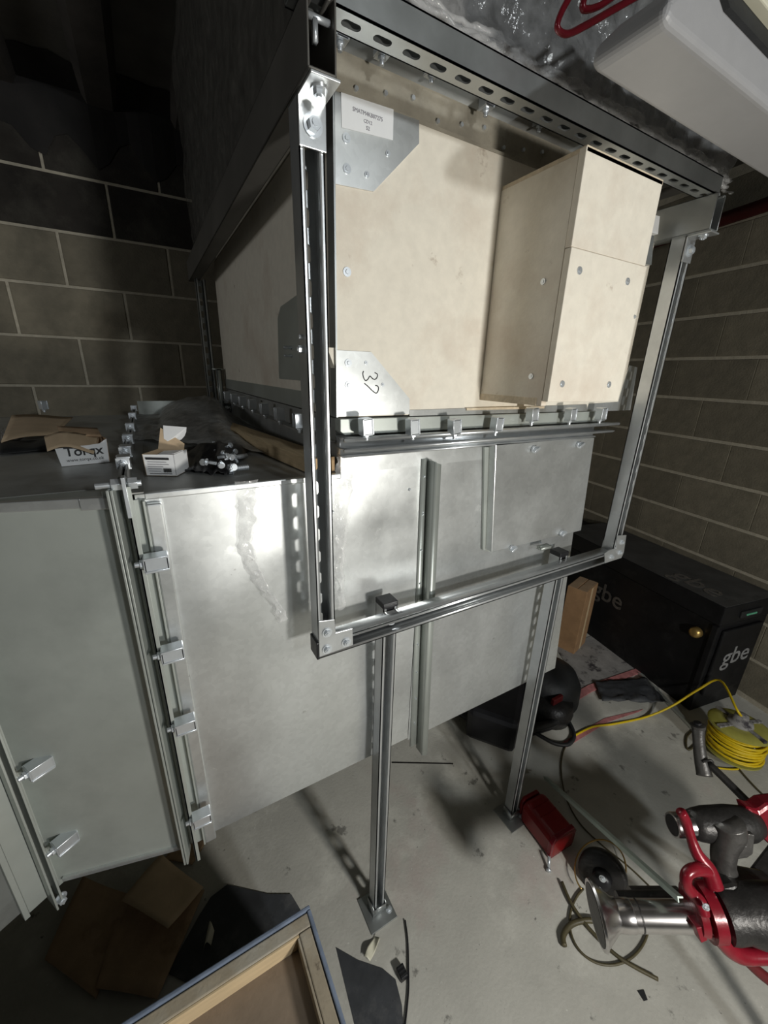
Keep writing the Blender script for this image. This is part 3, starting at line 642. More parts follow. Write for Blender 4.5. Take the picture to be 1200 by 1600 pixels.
curved(lambda a, b: bp(-.02 + a * (W_ + .012 - .02 * (1 - b)), -.014 + b * (.075 + jag(a)), H_ - .012 + .020 * b + .010 * math.sin(a * 4) - .006 * (1 - b) * a), 16, 6, .002, 'torn_flap', 'card_lt', tb)
curved(lambda a, b: bp(W_ * .1 + a * W_ * .9, .06 + b * .07, H_ + .012 + .012 * b - .01 * a), 8, 4, .002, 'torn_flap', 'card', tb)
u_ = (p1 - p0).normalized()
text('Torqx', bp(W_ * .50, -.0022, .031), u_, Z, .029, 'ink', tb, squeeze=.98, font_bold=.018)
text('www.torqx.co.uk', bp(W_ * .50, -.0022, .0125), u_, Z, .0105, 'ink', tb, squeeze=.95)
# loose brown board behind the carton
q = [at(*p, 2, TZ + .02) for p in ((2, 692), (88, 676), (115, 656), (20, 655))]
o = curved(lambda a, b: q[0].lerp(q[1], a).lerp(q[3].lerp(q[2], a), b) + Z * (.004 * math.sin(a * 5) + .012 * b), 10, 5, .003, 'cardboard_sheet', 'card_lt')
tag(o, 'loose brown cardboard flap lying left of the printed carton', 'cardboard')
q = [at(*p, 2, TZ) for p in ((0, 712), (95, 703), (90, 688), (0, 694))]
o = curved(lambda a, b: q[0].lerp(q[1], a).lerp(q[3].lerp(q[2], a), b) + Z * (.003 + .012 * math.sin(b * 3.1) * (1 + .4 * math.sin(a * 9))), 14, 6, .002, 'black_bag', 'black_rub')
tag(o, 'thin strip of black bag crumpled left of the printed carton', 'bag')
s = film('film_scrap', 16, 10, lambda a, b: at(2 + a * 14, 668 + b * 22, 2, TZ + .012 + .02 * abs(fz(a * 3, b * 3, 2))), 'film_heavy', None, 5)
tag(s, 'small crumpled clear film scrap at the left picture edge on the duct', 'film')
# spare clamps resting at the back
for q, lab in (((72, 652), 'loose flange clamp lying behind the brown flap'),):
    c = cl0.copy(); COL.objects.link(c); c.parent = None; c.matrix_parent_inverse = Matrix.Identity(4); p = at(*q, 2, TZ)
    c.matrix_basis = Matrix.Translation(p + Z * .021) @ Matrix.Rotation(.7, 4, 'Z'); c.name = 'flange_clamp_loose'; c.name = 'loose_clamp'; tag(c, lab, 'clamp')
# small white carton with barcode label
p0, p1 = at(229, 743, 2, TZ), at(276, 744, 2, TZ); p2 = at(291, 727, 2, TZ); u_ = (p1 - p0); W_ = u_.length; u_.normalize(); v_ = Z.cross(u_); D_ = .062; H_ = .046
wc = root('small_carton', (p0 + p1) / 2, 'small white screw carton with a barcode label and raised round-cut lid', 'box')
cp = lambda a, b, c: p0 + u_ * a + v_ * b + Z * c
thin([cp(0, 0, 0), cp(W_, 0, 0), cp(W_, 0, H_), cp(-.002, 0, H_ - .001)], -.0012, 'carton_front', 'paper', wc)
thin([cp(W_, 0, 0), cp(W_, D_, 0), cp(W_, D_, H_), cp(W_, 0, H_)], -.0012, 'carton_side', 'paper', wc)
thin([cp(0, D_, 0), cp(0, 0, 0), cp(-.002, 0, H_), cp(0, D_, H_)], -.0012, 'carton_side', 'card_lt', wc)
thin([cp(0, D_, 0), cp(W_, D_, 0), cp(W_, D_, H_), cp(0, D_, H_)], .0012, 'carton_back', 'card_lt', wc)
B().prism([cp(0, 0, 0), cp(W_, 0, 0), cp(W_, D_, 0), cp(0, D_, 0)], Z * .001).build('carton_base', 'card_lt', wc)
thin([cp(.022, .014, H_ - .004), cp(W_, .004, H_ + .001), cp(W_, .046, H_ + .001), cp(.022, .046, H_ - .002)], .0012, 'dust_flap', 'paper', wc)
arc = [cp(W_ * .95 - .03 + .034 * math.sin(t), D_ + .012, H_ + .050 - .036 * math.cos(t) * 1.0) for t in (0, .3, .6, .9, 1.2, 1.5)]
thin([cp(.012, D_ + .006, H_ + .010)] + arc + [cp(.012, D_ + .014, H_ + .050)], .0012, 'lid', 'paper', wc)
thin([cp(0, D_, H_), cp(W_ * .9, D_, H_), cp(W_ * .9, D_ + .006, H_ + .012), cp(.005, D_ + .014, H_ + .045)], -.001, 'lid_edge', 'card_lt', wc)
lp = lambda a, c: cp(a * W_, -.0018, c * H_)
B().prism([lp(.08, .86), lp(.84, .86), lp(.84, .76), lp(.08, .76)], u_.cross(Z) * .0004).build('printed_band', 'ink', wc)
for k in range(5): B().prism([lp(.12, .66 - k * .105), lp(.12 + (.62, .7, .5, .45, .4)[k], .66 - k * .105), lp(.12 + (.62, .7, .5, .45, .4)[k], .64 - k * .105), lp(.12, .64 - k * .105)], u_.cross(Z) * .0004).build('printed_line', 'ink_grey', wc)
for k in range(9): B().prism([lp(.62 + k * .03, .18), lp(.62 + k * .03 + (.012, .02)[k % 2], .18), lp(.62 + k * .03 + (.012, .02)[k % 2], .36), lp(.62 + k * .03, .36)], u_.cross(Z) * .0004).build('barcode_bar', 'ink', wc)
B().prism([lp(.15, .13), lp(.88, .13), lp(.88, .10), lp(.15, .10)], u_.cross(Z) * .0004).build('printed_line', 'ink', wc)
# black bag of bolts
q = [at(*p, 2, TZ) for p in ((290, 738), (355, 744), (395, 700), (292, 702))]
bg = curved(lambda a, b: q[0].lerp(q[1], a).lerp(q[3].lerp(q[2], a), b) + Z * (.004 + .034 * math.sin(a * 3.1) * math.sin(b * 3.1) + .010 * fz(a * 4, b * 4, 2)), 24, 16, .002, 'black_bag', 'black')
tag(bg, 'black plastic bag spilling bright bolts beside the small white carton', 'bag')
def bolt_mesh():
    s = B(); s.cyl((0, 0, 0), (0, 0, .0055), .0085, 6).cyl((0, 0, -.0015), (0, 0, 0), .0105, 12).cyl((0, 0, -.030), (0, 0, -.0015), .0042, 8)
    for k in range(5): s.cyl((0, 0, -.029 + k * .004), (0, 0, -.0275 + k * .004), .0050, 8)
    return s.build('hex_bolt', 'zinc', None)
BL = ['leftmost bolt of the heap on the black bag', 'second bolt from the left in the heap, low on the bag', 'bolt at the upper left of the heap on the black bag', 'bolt left of the middle of the heap', 'bolt in the middle of the heap, upper row', 'bolt in the middle of the heap, middle row', 'bolt right of the middle of the heap, upper row', 'bolt at the right of the heap, middle row',
 'bolt at the middle of the front edge of the heap', 'frontmost left bolt of the heap by the white carton', 'rearmost bolt in the middle of the heap', 'rightmost bolt of the heap on the black bag', 'rearmost left bolt of the heap on the black bag', 'front right bolt of the heap, nearest the duct edge']
b0 = bolt_mesh(); random.seed(11)
spots = [(312, 714), (323, 722), (329, 704), (340, 715), (348, 708), (352, 717), (358, 704), (362, 714), (345, 722), (338, 724), (349, 701), (371, 722), (322, 697), (360, 730)]
for i, q in enumerate(spots):
    c = b0 if i == 0 else b0.copy()
    if i: COL.objects.link(c)
    hgt = .033 - .0007 * abs(q[0] - 340)
    c.matrix_basis = Matrix.Translation(at(*q, 2, TZ + hgt)) @ Matrix.Rotation(random.uniform(0, 6.28), 4, 'Z') @ Matrix.Rotation(random.uniform(1.1, 1.7), 4, 'X') @ Matrix.Scale(.72, 4)
    tag(c, BL[i], 'bolt', 'hex bolts heaped on the black bag')
for q, rz, lab in (((386, 712), 1.9, 'hex bolt lying just right of the black bag, upper of two'), ((388, 730), 1.7, 'hex bolt lying just right of the black bag, lower of two, nearest the duct edge')):
    c = b0.copy(); COL.objects.link(c); c.matrix_basis = Matrix.Translation(at(*q, 2, TZ + .0105)) @ Matrix.Rotation(rz, 4, 'Z') @ Matrix.Rotation(-1.57, 4, 'X') @ Matrix.Scale(1.25, 4); tag(c, lab, 'bolt')
# crumpled dusty plastic sheet at the back of the duct top
q = [at(*p, 2, TZ) for p in ((200, 690), (420, 712), (375, 655), (215, 652))]
o = film('plastic_sheet', 50, 30, lambda a, b: q[0].lerp(q[1], a).lerp(q[3].lerp(q[2], a), b) + Z * (.006 + (.085 * max(0, math.sin(a * 4 - .9)) ** .7 * b ** .8 + .012 * fz(a * 5, b * 4, 1) + .008) * min(1, 5 * (1 - a)) * min(1, 6 * a + .1)), 'sheet_film', None, 4)
tag(o, 'crumpled grey dusty plastic sheet heaped on the duct top behind the bolts', 'sheet')
# timber batten lying towards the back
q = [at(470, 738, 2, TZ), at(543, 740, 2, TZ)]
a = V((.325, .846, TZ)); e = V((.226, 1.56, TZ)); dr = (e - a).normalized(); sd = dr.cross(Z)
s = B(); s.obox((a + e) / 2 + Z * .0175, sd, dr, Z, .064, (e - a).length, .034); tb2 = s.build('timber_batten', 'timber', None, .0015)
tag(tb2, 'short raw timber batten lying on the duct top against the neck', 'timber')
B().obox(a - dr * .0012 + Z * .0175, sd, dr, Z, .0635, .002, .0335).build('sawn_end', 'timber_end', tb2, label='orange sawn timber end')

# clear film streaks stuck to the duct face
def streak(px, wd, lab, seed):
    P = [at(u, v, 1, YD - .004) for u, v in px]; n = len(P) - 1
    def fn(a, b):
        t = a * n; i = min(int(t), n - 1); p = P[i].lerp(P[i + 1], t - i); ww = wd[i] * (1 - t + i) + wd[i + 1] * (t - i)
        return p + X * (b - .5) * ww - Y * (.003 + .010 * abs(fz(a * 12, b * 2, seed)) + .006 * math.sin(b * 3.1)) + X * .006 * fz(a * 16, b, seed + 3)
    tag(film('film_strip', 90, 8, fn, 'film', None, seed), lab, 'film')
streak(((385, 750), (388, 800), (382, 850), (395, 890), (412, 920), (432, 945), (440, 968)), [.045, .040, .030, .028, .022, .020, .03], 'long clear film strip hanging down the duct left of the upright', 31)
streak(((540, 712), (538, 760), (530, 820), (528, 880), (532, 950)), [.05, .05, .045, .03, .02], 'clear film strip stuck on the duct just right of the left upright', 41)

# ================================================================ FLOOR THINGS, RIGHT SIDE
# black tool chest
CH = .72; CO = 2.345; S0, S1 = 1.125, 2.33
ch = root('tool_chest', WN * 2.55 + WU * 1.7, 'long black steel tool chest with pale lettering against the block wall', 'chest')
cp_ = lambda s_, o_, z_: WU * s_ + WN * o_ + Z * z_
cc = lambda s0, s1, o0, o1, z0, z1: (cp_((s0 + s1) / 2, (o0 + o1) / 2, (z0 + z1) / 2), WN, WU, Z, o1 - o0, s1 - s0, z1 - z0)
B().obox(*cc(S0 + .015, S1, CO + .03, WO - .015, 0, CH - .13)).build('body', 'chest', ch, .004)
B().obox(*cc(S0, S1 + .01, CO, WO - .01, CH - .115, CH)).build('lid', 'chest', ch, .006)
B().obox(*cc(S0 + .004, S1, CO + .004, WO - .012, CH, CH + .002)).build('lid_top', 'chest_top', ch)
for k in (S0 + .01, S1 - .03): B().obox(*cc(k, k + .03, CO + .012, CO + .03, .02, CH - .13)).build('corner_post', 'chest', ch, .003)
B().obox(*cc(S0 - .004, S0 + .014, CO + .06, WO - .06, .12, CH - .16)).build('end_panel', 'chest', ch, .006)
B().obox(*cc(S0 - .010, S0, CO + .14, WO - .14, CH - .085, CH - .045)).build('handle_recess', 'black_rub', ch, .003)
g = B(); g.obox(*cc(S0 - .014, S0 - .006, CO + .18, WO - .19, CH - .073, CH - .063)); g.build('handle_insert', 'green', ch, .002)
c = at(1093, 1003, 1, .80); c = cp_(S0 + .10, CO + .028, .50)
f = B(); f.lathe(c, -WN, [(0, .022), (.01, .030), (.03, .032), (.045, .026), (.05, .012)], 18); f.build('lock_knob', 'brass', ch, smooth=True)
text('gbe', cp_(S1 - .50, CO + .027, .39), -WU, Z, .18, 'faintink', ch, font_bold=.008)
text('gbe', cp_(S0 + .23, CO + .12, CH + .0035), -WU, WN, .20, 'faintink', ch, font_bold=.008)
text('gbe', cp_(S0 - .0055, CO + .24, .37), WN, Z, .165, 'greyink', ch, font_bold=.008)
# second grey lid beyond it
s = B(); s.obox(cp_(2.55, 2.55, .33), WN, WU, Z, .42, .34, .66); t = s.build('steel_cabinet', 'chest_top', None, .006)
B().obox(cp_(2.55, 2.55, .662), WN, WU, Z, .44, .36, .02).build('lid', 'chest', t, .003)
B().obox(cp_(2.37, 2.55, .40), WN, WU, Z, .10, .01, .02).build('handle', 'zinc', t, .002)
tag(t, 'low dark steel cabinet beyond the long black chest, mostly hidden by the duct', 'cabinet')
# upright cardboard box by the duct end
b0_ = at(905, 1012, 2, 0); s = B()
cb = root('tall_cardboard_box', b0_, 'tall narrow brown cardboard box standing between the duct end and the black chest', 'box')
ax = V((.97, .24, 0)); ay = V((-.24, .97, 0)); cen = b0_ + ay * .06 + ax * (-.01)
B().obox(cen + Z * .25, ax, ay, Z, .20, .13, .50).build('carton_body', 'card_tall', cb, .003)
B().obox(cen + Z * .5010 - ay * .032, ax, ay, Z, .198, .055, .002).build('top_flap', 'card', cb); B().obox(cen + Z * .5010 + ay * .032, ax, ay, Z, .198, .055, .002).build('top_flap', 'card', cb)
B().obox(cen + Z * .25 - ay * .0655, ax, ay, Z, .03, .001, .50).build('packing_tape', 'batten', cb)
# flattened dusty sheets with pink strip
def fp(u, v, z=0.0): return at(u, v, 2, z)
o = thin([fp(*q, .004) for q in ((868, 1012), (925, 993), (1000, 1046), (910, 1078), (893, 1050))], .004, 'printed_sheet', 'sheet'); tag(o, 'flat dusty printed sheet on the floor in front of the black chest', 'sheet')
o = thin([fp(*q, .010) for q in ((880, 1092), (920, 1070), (998, 1043), (1003, 1050), (925, 1080), (886, 1104))], .006, 'pink_strip', 'pink'); tag(o, 'pink strip lying along the edge of the dusty sheet', 'strip')
o = thin([fp(*q, .003) for q in ((878, 1160), (945, 1122), (1005, 1108), (998, 1112), (950, 1128), (884, 1168))], .002, 'pink_strip', 'pink'); tag(o, 'faint pink strip on the bare floor beside the black hose', 'strip')
q = [fp(*p, .004) for p in ((940, 1098), (1042, 1102), (1008, 1062), (928, 1068))]
o = curved(lambda a, b: q[0].lerp(q[1], a).lerp(q[3].lerp(q[2], a), b) + Z * (.012 + .02 * abs(fz(a * 4, b * 4, 6))), 20, 12, .003, 'black_sheet', 'sheet_black'); tag(o, 'crumpled black plastic sheet on the floor beside the long chest', 'sheet')
# steel scrap strips by the chest
for q0, q1, lab in (((1000, 1052), (1085, 1140), 'grey steel strip on the floor running beside the black chest to the yellow reel'), ((1052, 1068), (1068, 1088), 'short pale offcut by the corner of the black chest')):
    a, e = fp(*q0, .008), fp(*q1, .008); d_ = (e - a).normalized(); s = B(); s.obox((a + e) / 2, d_, d_.cross(Z), Z, (e - a).length, .03, .006).obox((a + e) / 2 + d_.cross(Z) * .014 + Z * .006, d_, d_.cross(Z), Z, (e - a).length, .003, .014); tag(s.build('steel_strip', 'galv_dull', None), lab, 'strip')
a, e = fp(1168, 1085, .02), fp(1225, 1120, .02); s = B(); s.tube([a, e], .018, 10, smooth=1); s.tube([a - Z * .005, a + Z * .07], .016, 10, smooth=1); tag(s.build('elbow_pipe', 'iron_lt', None, smooth=True), 'grey pipe with upturned end lying between the reel and the chest', 'pipe')

# yellow cord reel
rc = fp(1142, 1183, 0); rl = root('cord_reel', rc, 'cloudy yellow plastic reel wound with bright yellow cord', 'reel')
axr = V((.04, .10, 1)).normalized(); rb = rc + Z * .03
B().lathe(rb, axr, [(0, .09), (.008, .118), (.014, .118), (.018, .08)], 36).build('lower_flange', 'yellow_cl', rl, smooth=False)
B().lathe(rb + axr * .155, axr, [(0, .08), (.004, .128), (.012, .130), (.020, .120), (.024, .08)], 36).build('upper_flange', 'yellow_cl', rl)
B().lathe(rb + axr * .018, axr, [(0, .07), (.14, .07)], 24).build('core', 'yellow_cl', rl)
s = B(); a_ = axr.orthogonal().normalized(); b_ = axr.cross(a_); P = []
random.seed(3)
for k in range(24 * 15):
    t = k / 24 * 2 * math.pi; hh = .028 + .118 * (k / (24 * 15)); rr = .108 + .008 * math.sin(k * .07) + .003 * math.sin(k * .61)
    P.append(rb + axr * hh + (a_ * math.cos(t) + b_ * math.sin(t)) * rr)
s.tube(P, .0052, 6, smooth=1); s.build('wound_cord', 'yellow', rl, smooth=True)
B().lathe(rb + axr * .175, axr, [(0, .055), (.018, .052), (.02, .034), (.055, .028), (.06, .012)], 20).build('hub', 'sheet', rl, smooth=True)
s = B()
for k in range(4):
    t = k * math.pi / 2 + .4; d_ = a_ * math.cos(t) + b_ * math.sin(t); s = B(); s.obox(rb + axr * .178 + d_ * .085, d_, axr.cross(d_), axr, .08, .022, .012); s.build('spoke', 'sheet', rl, .002)
tp = rb + axr * .22
cp2 = [tp, tp + V((-.04, .02, .05)), at(1125, 1063, 2, .30), at(1090, 1078, 2, .20), at(1050, 1103, 2, .08), at(1010, 1120, 2, .008), at(960, 1131, 2, .006), at(925, 1136, 2, .006), at(893, 1152, 2, .006)]
tag(B().tube(cp2, .0058, 8, smooth=6).build('yellow_cord', 'yellow', None, smooth=True), 'yellow cord running from the reel across the floor to the black hose', 'cord')
tag(B().tube([fp(*q, .005) for q in ((893, 1152), (880, 1175), (877, 1205), (884, 1245), (905, 1285), (940, 1320), (980, 1352), (1010, 1380), (1050, 1420))], .0032, 6, smooth=5).build('thin_cable', 'olive', None, smooth=True), 'thin dark cable continuing from the yellow cord along the shaded floor', 'cable')
tag(B().tube([fp(*q, .006) for q in ((1085, 1140), (1073, 1152), (1076, 1172), (1100, 1155), (1130, 1172), (1160, 1208), (1185, 1235), (1215, 1262))], .0045, 6, smooth=5).build('olive_wire', 'olive', None, smooth=True), 'olive cord looping round the lever tube and off to the right', 'cable')
tag(B().tube([fp(*q, .006) for q in ((1105, 1152), (1150, 1178), (1176, 1172), (1185, 1180), (1172, 1195), (1150, 1202), (1120, 1200))], .0045, 6, smooth=5).build('yellow_cord', 'yellow', None, smooth=True), 'loose yellow cord loop on the floor under the reel', 'cord')
# black machine with hose behind the duct
bmx = root('black_vacuum', fp(860, 1120, 0), 'black rounded vacuum-like machine partly hidden behind the duct end', 'machine')
c = fp(868, 1095, 0) + V((-.02, .06, 0))
B().lathe(c, Z, [(0, .16), (.02, .185), (.13, .18), (.19, .15), (.22, .08)], 28).build('body', 'black_rub', bmx, smooth=True)
B().lathe(c + V((-.1, -.1, 0)), Z, [(0, .12), (.05, .13), (.11, .12), (.13, .07)], 24).build('motor_housing', 'iron', bmx, smooth=True)
B().box(tuple(c + V((-.16, -.16, .13))), tuple(c + V((-.08, -.14, .17)))).build('red_badge', 'red_dk', bmx, .004)
B().tube([at(848, 1092, 2, .10), at(856, 1080, 2, .13), at(868, 1076, 2, .14), at(874, 1080, 2, .12)], .0035, 6).build('wire_handle', 'zinc', bmx, smooth=True)
B().tube([at(842, 1098, 2, .04), at(856, 1110, 2, .05), at(872, 1118, 2, .03)], .014, 8).build('grey_lever', 'iron_lt', bmx, smooth=True)
tag(B().tube([fp(*q, z) for q, z in (((838, 1085), .10), ((855, 1097), .07), ((875, 1112), .03), ((890, 1130), .012), ((897, 1150), .012), ((888, 1163), .012), ((868, 1162), .012), ((848, 1152), .012), ((828, 1140), .012), ((808, 1128), .012))], .0105, 10, smooth=6).build('black_hose', 'black_rub', None, smooth=True), 'black rubber hose looping onto the floor beside the farther post', 'hose')
q = [fp(*p, 0) for p in ((768, 1158), (818, 1152), (850, 1100), (700, 1105))]
tr = root('black_tray', (q[0] + q[2]) / 2, 'black plastic tray on the floor under the far end of the duct', 'tray')
B().prism([fp(*p, .001) for p in ((765, 1158), (822, 1154), (872, 1138), (880, 1098), (800, 1040), (715, 1108), (735, 1135))], (0, 0, .012)).build('tray_base', 'black', tr, .003)
pts = [fp(*p, .03) for p in ((765, 1150), (822, 1146), (872, 1130), (878, 1094), (800, 1036), (712, 1102), (735, 1128))]
B().tube([p + Z * .03 for p in pts], .022, 8, closed=True, smooth=3).build('tray_rim', 'black_rub', tr, smooth=True)
B().obox(fp(775, 1105, .11), V((.8, .6, 0)), V((-.6, .8, 0)), Z, .36, .26, .2).build('tray_load', 'black', tr, .03)

# red container
rr = root('red_container', fp(885, 1295, 0), 'red plastic container with a pale label lying on its side by the farther post', 'container')
e0, e1 = at(835, 1265, 2, .075), at(900, 1262, 2, .075)
A_ = fp(868, 1325, 0); ax = (fp(905, 1290) - fp(870, 1328)).normalized(); ay = Z.cross(ax)
cR = fp(860, 1300, 0); 
def rb_(t, r): return [cR + ax * t]
d_l = (fp(872, 1326) - fp(822, 1262)).normalized(); d_s = Z.cross(d_l); d_s = d_s if d_s.y > 0 else -d_s
c0 = fp(842, 1262, 0) + d_s * .055; L_ = .175
s = B(); sec = []
for t in [k / 7 for k in range(8)]:
    sec.append(0)
prof2 = [(-.062, 0), (.062, 0), (.066, .02), (.066, .085), (.05, .112), (-.05, .112), (-.066, .085), (-.066, .02)]
s.prism([c0 + d_s * a + Z * b for a, b in prof2], d_l * L_); s.build('body', 'red_pl', rr, .02, seg=4)
s = B(); s.prism([c0 + d_s * a * .82 + Z * (b * .82 + .01) - d_l * .004 for a, b in prof2], -d_l * .018); s.build('end_cap', 'red_pl', rr, .006)
s = B(); s.prism([c0 + d_s * a * 1.04 + Z * (b * 1.04) + d_l * (L_ - .02) for a, b in prof2], d_l * .018); s.build('rim', 'red', rr, .003)
cl_ = c0 + d_l * .115 - d_s * .0672 + Z * .035; B().obox(cl_, d_l, d_s, Z, .035, .001, .028).build('label_sticker', 'paper', rr)
for t in (.04, .08): B().obox(c0 + d_l * t + Z * .1125, d_l, d_s, Z, .006, .09, .003).build('rib', 'red_pl', rr)
# leaning flat bar
a, e = fp(852, 1214, .06), dep(1062, 1402, 1.05); d_ = (e - a).normalized(); sd = d_.cross(FW).normalized()
s = B(); s.obox((a + e) / 2, d_, sd, d_.cross(sd), (e - a).length, .018, .004).obox((a + e) / 2 + sd * .008 - FW * .006, d_, sd, d_.cross(sd), (e - a).length, .003, .014)
tag(s.build('steel_angle_bar', 'steelbar', None), 'greenish grey steel angle bar leaning over the red container towards the red machine', 'bar')
# floor bolt and debris
c = fp(857, 1358, .006); s = B(); s.cyl(c, c + V((.022, .02, .03)), .006, 8).cyl(c - V((.006, .006, 0)), c, .010, 6); tag(s.build('stud_bolt', 'zinc', None), 'bright stud standing on the floor in front of the red container', 'bolt')
o = thin([fp(*q, .002) for q in ((996, 1548), (1006, 1546), (1012, 1562), (1006, 1564))], .003, 'floor_scrap', 'black_rub'); tag(o, 'tiny black scrap alone on the floor below the cable coil', 'scrap')
o = thin([fp(*q, .001) for q in ((612, 1190), (708, 1192), (708, 1194), (612, 1192))], .003, 'thin_rod', 'iron'); tag(o, 'thin dark rod on the floor under the duct stiffener', 'rod')
# dark wheel-like motor and cable coil
mw = root('motor_drum', fp(945, 1385, 0), 'dark round drum with two bright bolts on the floor left of the chromed tube', 'drum')
c = fp(935, 1388, 0) + Z * .075; axm = V((-.85, -.35, .35)).normalized()
B().lathe(c + axm * -.03, axm, [(0, .05), (.004, .082), (.030, .084), (.036, .070), (.040, .030)], 32).build('drum', 'iron', mw, smooth=True)
B().lathe(c + axm * .01, axm, [(0, .034), (.03, .03), (.034, .014)], 18).build('hub', 'black', mw, smooth=True)
for q in ((925, 1337), (936, 1362)): B().hexbolt(c + axm * .042 + (V((0, 0, 1)) * (.025 if q[1] < 1350 else -.02)), axm, .008, .006).build('bolt', 'zinc', mw)
def ring(cx, cy, rx, ry, z, t0=0, t1=6.283, n=22): return [fp(cx + rx * math.cos(t0 + (t1 - t0) * k / n), cy + ry * math.sin(t0 + (t1 - t0) * k / n), z) for k in range(n + 1)]
tag(B().tube(ring(952, 1440, 62, 68, .006, -.6, 4.0) , .004, 8, smooth=3).build('coiled_cable', 'olive', None, smooth=True), 'olive-brown cable loop on the floor under the chromed tube', 'cable')
tag(B().tube([fp(*q, .012) for q in ((878, 1378), (893, 1412), (920, 1450), (960, 1490), (990, 1510), (1028, 1530))], .006, 8, smooth=5).build('olive_hose', 'olive', None, smooth=True), 'thicker olive-green hose crossing the cable loop diagonally on the floor', 'hose')
tag(B().tube([fp(*q, .010) for q in ((882, 1478), (880, 1462), (892, 1445), (915, 1438), (935, 1440))], .0095, 8, smooth=5).build('olive_hose', 'olive', None, smooth=True), 'short curled olive hose end left of the cable loop', 'hose')
tag(B().tube(ring(938, 1358, 40, 46, .03, 2.4, 7.6) , .003, 6, smooth=3).build('thin_wire', 'brass', None, smooth=True), 'thin brassy wire loop round the dark drum', 'wire')

# ================================================================ PIPE MACHINE (lower right)
pm = root('pipe_threading_machine', (1.42, .06, 0), 'red and black pipe threading machine with a chromed tube and red levers', 'machine')
dT = 1.12
D = lambda u, v, t=dT: dep(u, v, t)
def T(name, pts, rs, m, n=14, t=dT, smooth=5, parent=pm, flat=1): return B().tube([D(*p[:2], p[2] if len(p) > 2 else t) for p in pts], rs, n, smooth=smooth, flat=flat).build(name, m, parent, smooth=True)
a, e = D(962, 1430, 1.13), D(1100, 1432, 1.10); axt = (e - a).normalized(); 
ct = B(); ct.cyl(a, e, .0365, 36); o = ct.build('chrome_tube', 'chrome', pm, .001, label='bright chromed tube')
B().lathe(D(930, 1428, 1.14), axt, [(0, .076), (.006, .078), (.012, .070), (.05, .040), (.06, .038)], 36).build('flared_flange', 'chrome', pm, label='flared chrome flange')
B().lathe(D(930, 1428, 1.14) + axt * -.001, axt, [(0, .068), (.0006, .060)], 32).build('flange_bore', 'iron', pm)
B().lathe(a, axt, [(.004, .0368), (.02, .0385), (.04, .0385), (.044, .0368)], 30).build('tube_collar', 'chrome', pm)
B().lathe(a + axt * .058, axt, [(0, .0374), (.004, .0374)], 30).build('tube_groove', 'iron', pm)
B().cyl(D(965, 1405, 1.20), D(1240, 1400, 1.16), .020, 20).build('guide_rail', 'iron', pm, label='dark guide rail behind the chromed tube')
B().cyl(D(985, 1398, 1.24), D(1060, 1398, 1.24), .021, 18).build('rail_sleeve', 'iron_lt', pm)
# red clamp rings
cr = D(1092, 1420, 1.10)
B().lathe(D(1078, 1420, 1.10), axt, [(0, .040), (.002, .056), (.020, .058), (.024, .044)], 30).build('clamp_ring', 'red', pm)
B().lathe(D(1096, 1423, 1.10), axt, [(0, .044), (.002, .066), (.030, .066), (.034, .048)], 30).build('clamp_ring', 'red', pm)
B().prism([D(1088, 1450, 1.05), D(1100, 1448, 1.05), D(1106, 1470, 1.05), D(1096, 1474, 1.05)], FW * .05).build('clamp_lug', 'red', pm, .002)
B().hexbolt(D(1102, 1416, 1.035), -FW, .006, .006).build('bolt', 'zinc', pm)
B().lathe(D(1122, 1428, 1.10), axt, [(0, .048), (.004, .062), (.02, .064), (.05, .060), (.08, .07), (.16, .07), (.165, .05)], 30).build('chuck_body', 'iron', pm)
B().prism([D(1108, 1395, 1.10), D(1150, 1385, 1.10), D(1240, 1402, 1.10), D(1240, 1480, 1.10), D(1170, 1482, 1.10), D(1128, 1462, 1.10)], FW * .09).build('gear_housing', 'iron', pm, .012)
B().prism([D(1178, 1411, 1.06), D(1240, 1407, 1.06), D(1240, 1440, 1.06), D(1196, 1432, 1.06)], FW * .03).build('cover_plate', 'iron_lt', pm, .003)
# curved red lever at the bottom right
T('lower_lever', [(1110, 1450), (1125, 1466), (1140, 1482), (1158, 1492), (1185, 1494), (1245, 1492)], [.019, .021, .021, .020, .018, .017], 'red', t=1.07)
T('lower_foot', [(1165, 1500), (1190, 1522), (1240, 1560)], [.012, .014, .014], 'red_dk', t=1.12)
# neck casting and clamp head
T('neck_casting', [(1145, 1400), (1136, 1375), (1130, 1350), (1132, 1325), (1140, 1300), (1138, 1285)], [.042, .034, .030, .032, .040, .040], 'iron_lt', n=18, t=1.16)
a2, e2 = D(1050, 1289, 1.20), D(1182, 1287, 1.20); axc = (e2 - a2).normalized()
cs = B(); 
B().lathe(a2, axc, [(0, .031), (.004, .033), (.06, .033), (.07, .036)], 28).build('pipe_sleeve', 'chrome', pm)
B().lathe(a2 - axc * .0008, axc, [(0, .027), (.0005, .026)], 24).build('sleeve_bore', 'black', pm)
B().lathe(a2 + axc * .055, axc, [(0, .036), (.02, .042), (.05, .047), (.12, .050), (.17, .046), (.2, .034)], 28).build('clamp_head', 'iron', pm, smooth=True)
B().lathe(a2 + axc * .20, axc, [(0, .030), (.05, .026)], 22).build('pipe_sleeve', 'iron_lt', pm)
B().prism([D(*p, 1.14) for p in ((1150, 1305), (1155, 1300), (1160, 1322), (1166, 1322), (1170, 1303), (1180, 1305), (1177, 1335), (1168, 1341), (1148, 1344))], FW * .05).build('hook_bracket', 'iron_lt', pm, .003)
